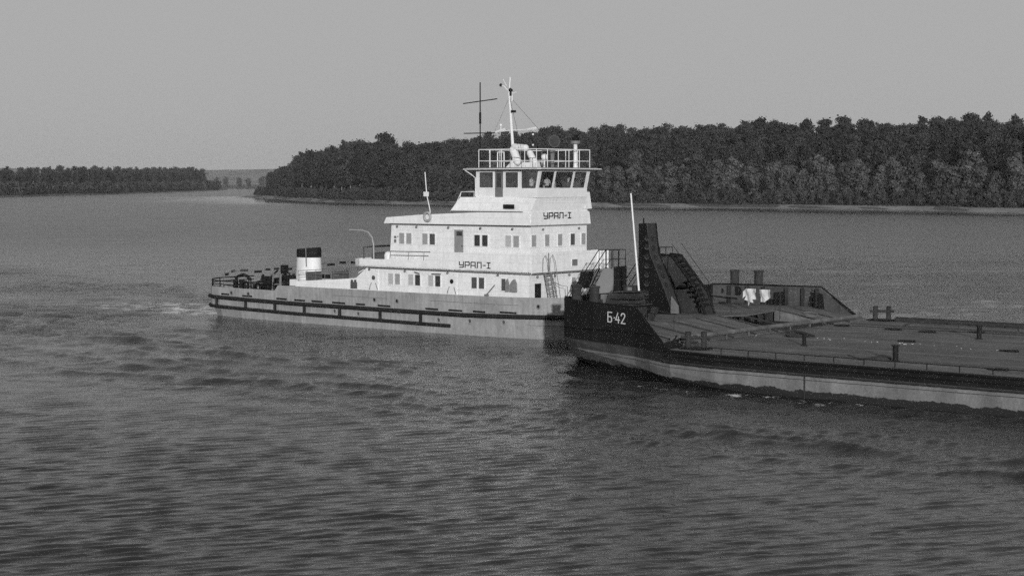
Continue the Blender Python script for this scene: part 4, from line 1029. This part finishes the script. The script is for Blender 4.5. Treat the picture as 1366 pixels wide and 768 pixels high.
    L.new(mr(noise(.16, 5, (.3,1,1), R(-20), .65), .3, .7, .02, .10), ra.inputs[2]); L.new(ra.outputs[0], b.inputs['Roughness'])
    # foam at the stern and along the barge side
    lm = N.new('ShaderNodeMapping'); lm.vector_type = 'POINT'
    # local frame: rotate by -yaw about the bow point
    sub = N.new('ShaderNodeVectorMath'); sub.operation = 'SUBTRACT'; sub.inputs[1].default_value = (O2[0],O2[1],0)
    L.new(tc.outputs['Object'], sub.inputs[0]); lm.inputs['Rotation'].default_value = (0,0,-YAW); L.new(sub.outputs[0], lm.inputs['Vector'])
    sep = N.new('ShaderNodeSeparateXYZ'); L.new(lm.outputs[0], sep.inputs[0])
    def M(op, a, c, d=None):
        k = N.new('ShaderNodeMath'); k.operation = op
        for i_, x in enumerate((a, c, d)):
            if x is None: continue
            if isinstance(x, (int, float)): k.inputs[i_].default_value = x
            else: L.new(x, k.inputs[i_])
        return k.outputs[0]
    def stp(s, lo, hi, a, c):
        k = N.new('ShaderNodeMapRange'); k.interpolation_type = 'SMOOTHSTEP'; L.new(s, k.inputs['Value'])
        for nm, val in (('From Min',lo),('From Max',hi),('To Min',a),('To Max',c)): k.inputs[nm].default_value = val
        return k.outputs['Result']
    U_, V_ = sep.outputs[0], sep.outputs[1]
    band = M('MULTIPLY', M('MULTIPLY', stp(U_,-72,-52,0,1), stp(U_,-44.6,-44.0,1,0)), M('MULTIPLY', stp(V_,-2.5,1.5,0,1), stp(V_,6,12,1,0)))
    foam1 = M('MULTIPLY', band, M('MINIMUM', M('ADD', stp(noise(.55, 8, (1,1,1), 0, .72, .6), .49, .60, 0, 1), M('MULTIPLY', stp(U_,-50,-45,0,.8), stp(noise(1.8, 8, (.5,1,1), R(-40), .75), .44, .56, 0, 1))), 1.0))
    vl = M('ADD', V_, M('MULTIPLY', M('SUBTRACT', noise(.18, 3, (1,1,1), 0), .5), 1.6))
    band2 = M('MULTIPLY', M('MULTIPLY', stp(U_,19,23,0,1), stp(U_,34,50,1,0)), M('MULTIPLY', stp(vl,-22.4,-21.6,0,1), stp(vl,-21.3,-20.6,1,0)))
    foam2 = M('MULTIPLY', band2, stp(noise(.9, 8, (1,1,1), 0, .75), .55, .64, 0, .7))
    foam = M('MINIMUM', M('ADD', foam1, foam2), 1.0)
    fb = N.new('ShaderNodeBsdfDiffuse'); fb.inputs[0].default_value = (.78,.78,.78,1)
    mx = N.new('ShaderNodeMixShader'); L.new(foam, mx.inputs[0]); L.new(b.outputs[0], mx.inputs[1]); L.new(fb.outputs[0], mx.inputs[2])
    L.new(mx.outputs[0], N['Material Output'].inputs[0])
    me.materials.append(m)
    o = bpy.data.objects.new('river', me); COL.objects.link(o); o['kind'] = 'structure'
river()

# ================================================================== BANKS, HILL, WOODS
def earth_mat():
    m = mat('bank_soil', .085, .95, .35, .06, fine=.3); return m
SOIL = earth_mat()
SAND = mat('pale_sand', .22, .95, .3, .05, fine=.25)
def sub_line(pts, step):
    out = [Vector(pts[0])]
    for a, b in zip(pts, pts[1:]):
        a, b = Vector(a), Vector(b); n = max(1, int((b-a).length/step))
        for i in range(1, n+1): out.append(a.lerp(b, i/n))
    return out
def strip(name, line, prof, side, m, jitter=.5, kind=True):
    """line: 2D shore points; prof: (distance inland, height)"""
    L_ = sub_line(line, 14); mb = MB(); rows = []
    nr = random.Random(11)
    for i, p in enumerate(L_):
        d = (L_[min(i+2, len(L_)-1)]-L_[max(i-2, 0)]).normalized(); nn = Vector((-d.y, d.x))*side
        wob = 2.0*math.sin(i*.37)+1.5*math.sin(i*.11+1)
        rows.append([(p.x+nn.x*(q+(wob if q < 40 else 0)), p.y+nn.y*(q+(wob if q < 40 else 0)), h+(nr.uniform(-jitter, jitter) if q > 3 else 0)) for q, h in prof])
    k = len(prof); vs = [p for r_ in rows for p in r_]
    mb.add(vs, [(i*k+j,(i+1)*k+j,(i+1)*k+j+1,i*k+j+1) for i in range(len(rows)-1) for j in range(k-1)])
    o = mb.build(name, m, None, True)
    if kind: o['kind'] = 'structure'
    return o
SHORE = [(560,520),(330,650),(211,712),(177,787),(116,842),(45,893),(-31,965),(-68,997),(-128,1107),(-190,1320),(-222,1420),(-215,1500),(-150,1600),(0,1750)]
PROF = [(-6,-1.0),(0,.05),(4,.7),(11,1.6),(20,2.4),(45,5.5),(75,12.5),(120,21),(170,23),(420,24)]
strip('wooded_bank', SHORE, PROF, -1, SOIL, .4)
strip('sandy_beach', SHORE[:11], [(-1,.02),(1.5,.30),(7,1.15),(11,1.75)], -1, SAND, .10)
LSH = [(-520,1000),(-478,1246),(-430,1424),(-408,1760),(-411,2136),(-425,2550),(-444,2720),(-520,2800),(-650,2950)]
strip('island_bank', LSH, [(-6,-1),(0,.05),(6,1.0),(20,2.5),(80,4),(500,5)], 1, SOIL, .4)
FSH = [(-900,3050),(-560,3020),(-380,2960),(-100,2900),(400,2900)]
strip('distant_bank', FSH, [(-6,-1),(0,.1),(20,2),(80,4),(600,6)], 1, SOIL, .4)
def far_hill():
    mb = MB(); nx, ny = 90, 12; vs = []
    for j in range(ny):
        for i in range(nx):
            x = -4200+7000*i/(nx-1); t = j/(ny-1); y = 5000+1500*t
            h = 58*math.sin(min(1, t*1.6)*math.pi/2)*(1+.10*math.sin(x*.0021+.7)+.05*math.sin(x*.006))
            vs.append((x, y, h-1+rnd.uniform(-1.2,1.2)*t))
    mb.add(vs, [(j*nx+i, j*nx+i+1, (j+1)*nx+i+1, (j+1)*nx+i) for j in range(ny-1) for i in range(nx-1)])
    o = mb.build('far_hills', mat('hill_cover', .16, .95, .4, .012, fine=.3), None, True); o['kind'] = 'structure'
far_hill()

# ---- tree prototypes
def crown_mesh(name, seed, h0, h1, rad, lobes, quads, qs, m, shape):
    rs = np.random.RandomState(seed); cs = []
    for i in range(lobes):
        t = (i+.5)/lobes+rs.uniform(-.06,.06); z = h0+(h1-h0)*t
        w = {'tall': max(.15, 1-((t-.42)/.66)**2)**.5, 'round': math.sin(math.pi*(.12+.80*t))**.6, 'bush': math.cos(t*1.35)}[shape]
        a = rs.rand()*6.28; off = rad*w*rs.uniform(.15,.85)
        cs.append((off*math.cos(a), off*math.sin(a), z, (rad*w*rs.uniform(.30,.58)+.12*rad)*(.8 if shape == 'tall' else 1)))
    if shape == 'tall':
        for t in (.12,.3,.48,.64,.78,.9):
            w = max(.15, 1-((t-.42)/.66)**2)**.5
            cs += [(rs.uniform(-.3,.3), rs.uniform(-.3,.3), h0+(h1-h0)*t, rad*w*.62)]*2
    V = np.zeros((quads*4, 3))
    for q in range(quads):
        c = cs[rs.randint(len(cs))]; d = rs.randn(3); d /= np.linalg.norm(d)
        r_ = c[3]*(rs.uniform(.5,1.05) if rs.rand() < .8 else rs.uniform(1.0,1.5)); p = np.array(c[:3])+d*r_*np.array([1,1,.85])
        n = d+rs.randn(3)*.30; n /= np.linalg.norm(n); t = np.cross(n, rs.randn(3)); t /= np.linalg.norm(t); b = np.cross(n, t)
        s = qs*rs.uniform(.6,1.3); e = s*rs.uniform(.55,1.0)
        V[q*4:q*4+4] = [p+t*s+n*.1*s, p+b*e, p-t*s-n*.1*s, p-b*e]
    V[:,2] = np.maximum(V[:,2], .1)
    me = bpy.data.meshes.new(name); me.from_pydata(V.tolist(), [], [(4*i,4*i+1,4*i+2,4*i+3) for i in range(quads)]); me.update(); me.materials.append(m)
    return me, V
def trunk_mesh(name, seed, h, r, m, limbs=4):
    rs = random.Random(seed); mb = MB(); bx, by = rs.uniform(-.4,.4), rs.uniform(-.4,.4)
    pts = [(0,0,-1.0),(bx*.4,by*.4,h*.4),(bx,by,h*.75),(bx*1.4,by*1.3,h)]
    for (a, b), (ra, rb) in zip(zip(pts, pts[1:]), ((r,r*.75),(r*.75,r*.45),(r*.45,r*.12))): mb.tube(a, b, ra, 6, rb)
    for i in range(limbs):
        z = h*rs.uniform(.35,.8); a = rs.uniform(0,6.28); l = h*.2
        mb.tube((bx*z/h,by*z/h,z),(bx*z/h+l*math.cos(a),by*z/h+l*math.sin(a),z+l*.8), r*.35, 5, r*.1)
    o = mb.build(name, m); me = o.data; bpy.data.objects.remove(o); return me
TALL = []; MID = []; BUSH = []
for i in range(6):
    h = (23,25,21,26,22,24)[i]
    TALL.append((crown_mesh('tall_crown', 20+i, h*.30, h-1.2, (5.0,4.6,5.3,4.8,5.1,4.4)[i], 28, 2600, .48, LEAF_D, 'tall'), trunk_mesh('tall_trunk', 50+i, h*.9, .24, BIRCH if i % 2 else BARK), h))
for i in range(5):
    h = (13,15,12,16,14)[i]
    MID.append((crown_mesh('round_crown', 80+i, h*.18, h, (4.4,4.0,4.6,3.9,4.3)[i], 14, 1700, .46, LEAF_M, 'round'), trunk_mesh('round_trunk', 90+i, h*.8, .22, BARK if i % 2 else BIRCH), h))
for i in range(4):
    h = (6.5,7.5,5.5,7)[i]
    BUSH.append((crown_mesh('bush_crown', 120+i, .5, h, (3.4,3.0,3.6,3.2)[i], 10, 900, .38, LEAF_B, 'bush'), trunk_mesh('bush_stem', 130+i, h*.6, .09, BARK, 5), h))

def place_on(line, dlist, side, spacing, zf, kinds, tr, jit=.35):
    """positions along a shore polyline, at distance(s) inland"""
    L_ = sub_line(line, 2.0); out = []
    for d0 in dlist:
        acc = rnd.uniform(0, spacing)
        for i in range(1, len(L_)):
            acc += (L_[i]-L_[i-1]).length
            if acc >= spacing:
                acc = rnd.uniform(-.25, .25)*spacing
                d = (L_[min(i+8, len(L_)-1)]-L_[max(i-8, 0)]).normalized(); nn = Vector((-d.y, d.x))*side
                q = d0+rnd.uniform(-jit, jit)*spacing
                p = L_[i]+nn*q; out.append((p.x, p.y, zf(q)))
    return out
def zprof(prof): return lambda q: interp(prof, q)
zr = zprof(PROF); zl = zprof([(0,.05),(6,1.0),(20,2.5),(80,4),(500,5)])
def vis(x, y):                      # within the view, with room to spare
    return y > 100 and abs(x/y) < .43
TREES = []; BUSHES = []
def toscale(x, y, d_): return 1.0
def hscale(x, y):                   # the ridge sinks towards the headland
    return interp([(640,1.26),(760,1.20),(900,1.12),(1120,1.06),(1200,.98),(1300,.88),(1400,.74),(1470,.5)], y)
for p in place_on(SHORE[:12], (60, 73, 87, 102, 118, 140, 165), -1, 8.0, zr, 'tall', 0):
    if vis(p[0], p[1]): s = hscale(*p[:2])*rnd.uniform(.93,1.05)*(1 if p[2] < 21.5 else .97); TREES.append((p[0],p[1],p[2]*(1 if p[1] < 1150 else interp([(1150,1),(1400,.6)],p[1]))-.5,s,'tall'))
for p in place_on(SHORE[6:12], (24, 37, 50), -1, 8.6, zr, 'tall', 0):
    if vis(p[0], p[1]): TREES.append((p[0],p[1],p[2]-.5,interp([(1000,.9),(1090,1.35),(1130,1.45),(1200,1.38),(1300,1.22),(1380,1.0),(1430,.75)],p[1])*rnd.uniform(.9,1.08),'tall'))
for p in place_on(SHORE[:13], (30, 44), -1, 8.6, zr, 'mid', 0):
    if vis(p[0], p[1]): TREES.append((p[0],p[1],p[2]-.3,rnd.uniform(.85,1.45)*(1 if p[1] < 1100 else .85),'mid'))
for p in place_on(SHORE[:13], (12, 19), -1, 5.0, zr, 'bush', 0):
    if vis(p[0], p[1]): BUSHES.append((p[0],p[1],p[2]-.2,rnd.uniform(.75,1.15)*(1 if p[1] < 1100 else .9)))
for p in place_on(LSH[:6], (28, 52), 1, 13, zl, 'tall', 0):
    if vis(p[0], p[1]): TREES.append((p[0],p[1],p[2]-.5,interp([(1300,.86),(1700,1.0),(2500,1.22)],p[1])*rnd.uniform(.9,1.08),'isle'))
for p in place_on(LSH[:6], (10,), 1, 10, zl, 'bush', 0):
    if vis(p[0], p[1]): BUSHES.append((p[0],p[1],p[2]-.2,rnd.uniform(1.3,1.9)))
for p in place_on(FSH[:4], (20, 40), 1, 22, zl, 'mid', 0):
    if vis(p[0], p[1]) and -620 < p[0] < -330: TREES.append((p[0],p[1],2,rnd.uniform(.9,1.3),'dist'))

LAB = {'tall': ('tall_tree','tall dark leafy tree in the upper wood on the far bank','tree','tall trees of the upper wood on the far bank'),
       'mid': ('round_tree','rounded paler tree between the bank bushes and the tall wood','tree','rounded trees in front of the tall wood'),
       'isle': ('island_tree','dark leafy tree of the low wood on the left bank','tree','trees of the low wood on the left bank'),
       'dist': ('distant_tree','small faint tree on the distant bank in the river gap','tree','trees on the distant bank in the gap')}
PROTO = {'tall': TALL, 'mid': MID, 'isle': TALL, 'dist': MID}
def angular(t): return (t[3]*{'tall': 14, 'mid': 14, 'isle': 24, 'dist': 14}[t[4]])/math.hypot(t[0], t[1])
inframe = lambda t: abs(t[0]/t[1]) < .315
TREES.sort(key=lambda t: -angular(t)*(1.0 if t[4] != 'tall' else 1.25)*(1 if inframe(t) else .2))
def plant(t, proto, lab):
    (cm, _), tm, h = proto
    r = thing(lab[0], lab[1], lab[2], (t[0],t[1],t[2]), rnd.uniform(0,6.28), lab[3]); r.scale = (t[3]*rnd.uniform(.95,1.2),)*2+(t[3],)
    for nm, me in (('crown', cm), ('trunk', tm)):
        c = bpy.data.objects.new(nm, me); COL.objects.link(c); c.parent = r
def halve(V): return V.reshape(-1, 4, 3)[::2].reshape(-1, 3)
def mass(name, items, m):
    """everything beyond the countable front: one leafy mass"""
    if not items: return
    VV = []
    for x, y, z, s, V in items:
        a = rnd.uniform(0,6.28); ca, sa = math.cos(a), math.sin(a)
        P = V.copy(); X = P[:,0]*ca-P[:,1]*sa; Y = P[:,0]*sa+P[:,1]*ca
        VV.append(np.stack([X*s*1.08+x, Y*s*1.08+y, P[:,2]*s+z], -1))
    co = np.concatenate(VV).astype(np.float32); n = len(co)//4
    me = bpy.data.meshes.new(name); me.vertices.add(len(co)); me.vertices.foreach_set('co', co.ravel())
    me.loops.add(n*4); me.loops.foreach_set('vertex_index', np.arange(n*4, dtype=np.int32))
    me.polygons.add(n); me.polygons.foreach_set('loop_start', np.arange(0,n*4,4,dtype=np.int32)); me.polygons.foreach_set('loop_total', np.full(n,4,np.int32))
    me.update(); me.materials.append(m)
    o = bpy.data.objects.new(name, me); COL.objects.link(o); o['kind'] = 'stuff'
    return o
NT = 290
for i, t in enumerate(TREES[:NT]): plant(t, PROTO[t[4]][i % len(PROTO[t[4]])], LAB[t[4]])
rest = TREES[NT:]
if rest:
    o = mass('wood_behind', [(t[0],t[1],t[2],t[3],halve(PROTO[t[4]][i % len(PROTO[t[4]])][0][1])) for i, t in enumerate(rest) if t[4] in ('tall','isle')], LEAF_D)
    o = mass('undergrowth', [(t[0],t[1],t[2],t[3],PROTO[t[4]][i % len(PROTO[t[4]])][0][1]) for i, t in enumerate(rest) if t[4] in ('mid','dist')], LEAF_M)
BUSHES.sort(key=lambda t: math.hypot(t[0], t[1])/t[3]*(1 if inframe(t) else 5))
for i, t in enumerate(BUSHES[:290]):
    isle = t[0] < -360
    plant(t, BUSH[i % 4], ('bush', 'dense low bush in the belt along the left bank' if isle else 'dense low bush in the belt along the waterline of the far bank', 'bush', 'bushes along the left bank' if isle else 'bushes along the far waterline'))
if BUSHES[290:]:
    mass('bank_shrubbery', [(t[0],t[1],t[2],t[3],BUSH[i % 4][0][1]) for i, t in enumerate(BUSHES[290:])], LEAF_B)
print('TREES', len(TREES), 'BUSHES', len(BUSHES), {k: sum(1 for t in TREES[:NT] if t[4] == k) for k in LAB})

# ================================================================== AIR
hz_ = MB().box(-7000,7000,-120,6950,-2.5,75).build('haze', None) if False else None
def haze():
    mb = MB().box(-7000,7000,-120,6960,-3.0,78); me = bpy.data.meshes.new('haze'); me.from_pydata(mb.v, [], mb.f); me.update()
    m = bpy.data.materials.new('haze_air'); m.use_nodes = True; N = m.node_tree.nodes; N.remove(N['Principled BSDF'])
    pv = N.new('ShaderNodeVolumePrincipled'); pv.inputs['Color'].default_value = (.9,.9,.9,1); pv.inputs['Density'].default_value = HAZE
    m.node_tree.links.new(pv.outputs[0], N['Material Output'].inputs['Volume']); me.materials.append(m)
    o = bpy.data.objects.new('haze', me); COL.objects.link(o); o['kind'] = 'stuff'
HAZE = 5.0e-5
haze()

# ================================================================== LIGHT, CAMERA
EL = 9.0; AZ = 176.5
w = bpy.data.worlds.new('World'); SC.world = w; w.use_nodes = True
N = w.node_tree.nodes; L = w.node_tree.links; bg = N['Background']
sk = N.new('ShaderNodeTexSky'); sk.sky_type = 'NISHITA'; sk.sun_disc = False
sk.sun_elevation = R(EL); sk.sun_rotation = R(AZ); sk.air_density = 1.0; sk.dust_density = 2.0; sk.ozone_density = 1.0
bwn = N.new('ShaderNodeRGBToBW'); L.new(sk.outputs[0], bwn.inputs[0]); 
pw = N.new('ShaderNodeMath'); pw.operation = 'POWER'; L.new(bwn.outputs[0], pw.inputs[0]); pw.inputs[1].default_value = .08
ml = N.new('ShaderNodeMath'); ml.operation = 'MULTIPLY'; L.new(pw.outputs[0], ml.inputs[0]); ml.inputs[1].default_value = 1.92
L.new(ml.outputs[0], bg.inputs['Color'])
bg.inputs['Strength'].default_value = .15
sd_ = bpy.data.lights.new('Sun', 'SUN'); sd_.energy = 2.3; sd_.angle = R(.8); sd_.color = (1,1,1)
so_ = bpy.data.objects.new('Sun', sd_); COL.objects.link(so_)
sdir = Vector((math.sin(R(AZ))*math.cos(R(EL)), math.cos(R(AZ))*math.cos(R(EL)), math.sin(R(EL))))
so_.rotation_euler = (-sdir).to_track_quat('-Z', 'Y').to_euler(); so_.location = (0,-20,60)

cam = bpy.data.cameras.new('Camera'); co_ = bpy.data.objects.new('Camera', cam); COL.objects.link(co_)
co_.location = (0,0,HC); co_.rotation_euler = (R(90)-math.atan(142/2300), 0, 0)
cam.sensor_width = 36; cam.lens = 36*2300/1366; cam.clip_start = .5; cam.clip_end = 20000
SC.camera = co_
SC.view_settings.view_transform = 'Standard'; SC.view_settings.look = 'None'; SC.view_settings.gamma = 1
SC.view_settings.exposure = 0.36
SC.render.resolution_x = 1024; SC.render.resolution_y = 575
SC.cycles.use_denoising = False; SC.cycles.sample_clamp_indirect = 1.5; SC.cycles.sample_clamp_direct = 6; SC.cycles.use_adaptive_sampling = True; SC.cycles.adaptive_threshold = .04; SC.cycles.adaptive_min_samples = 16; SC.cycles.volume_bounces = 0; SC.cycles.max_bounces = 6; SC.cycles.transparent_max_bounces = 12
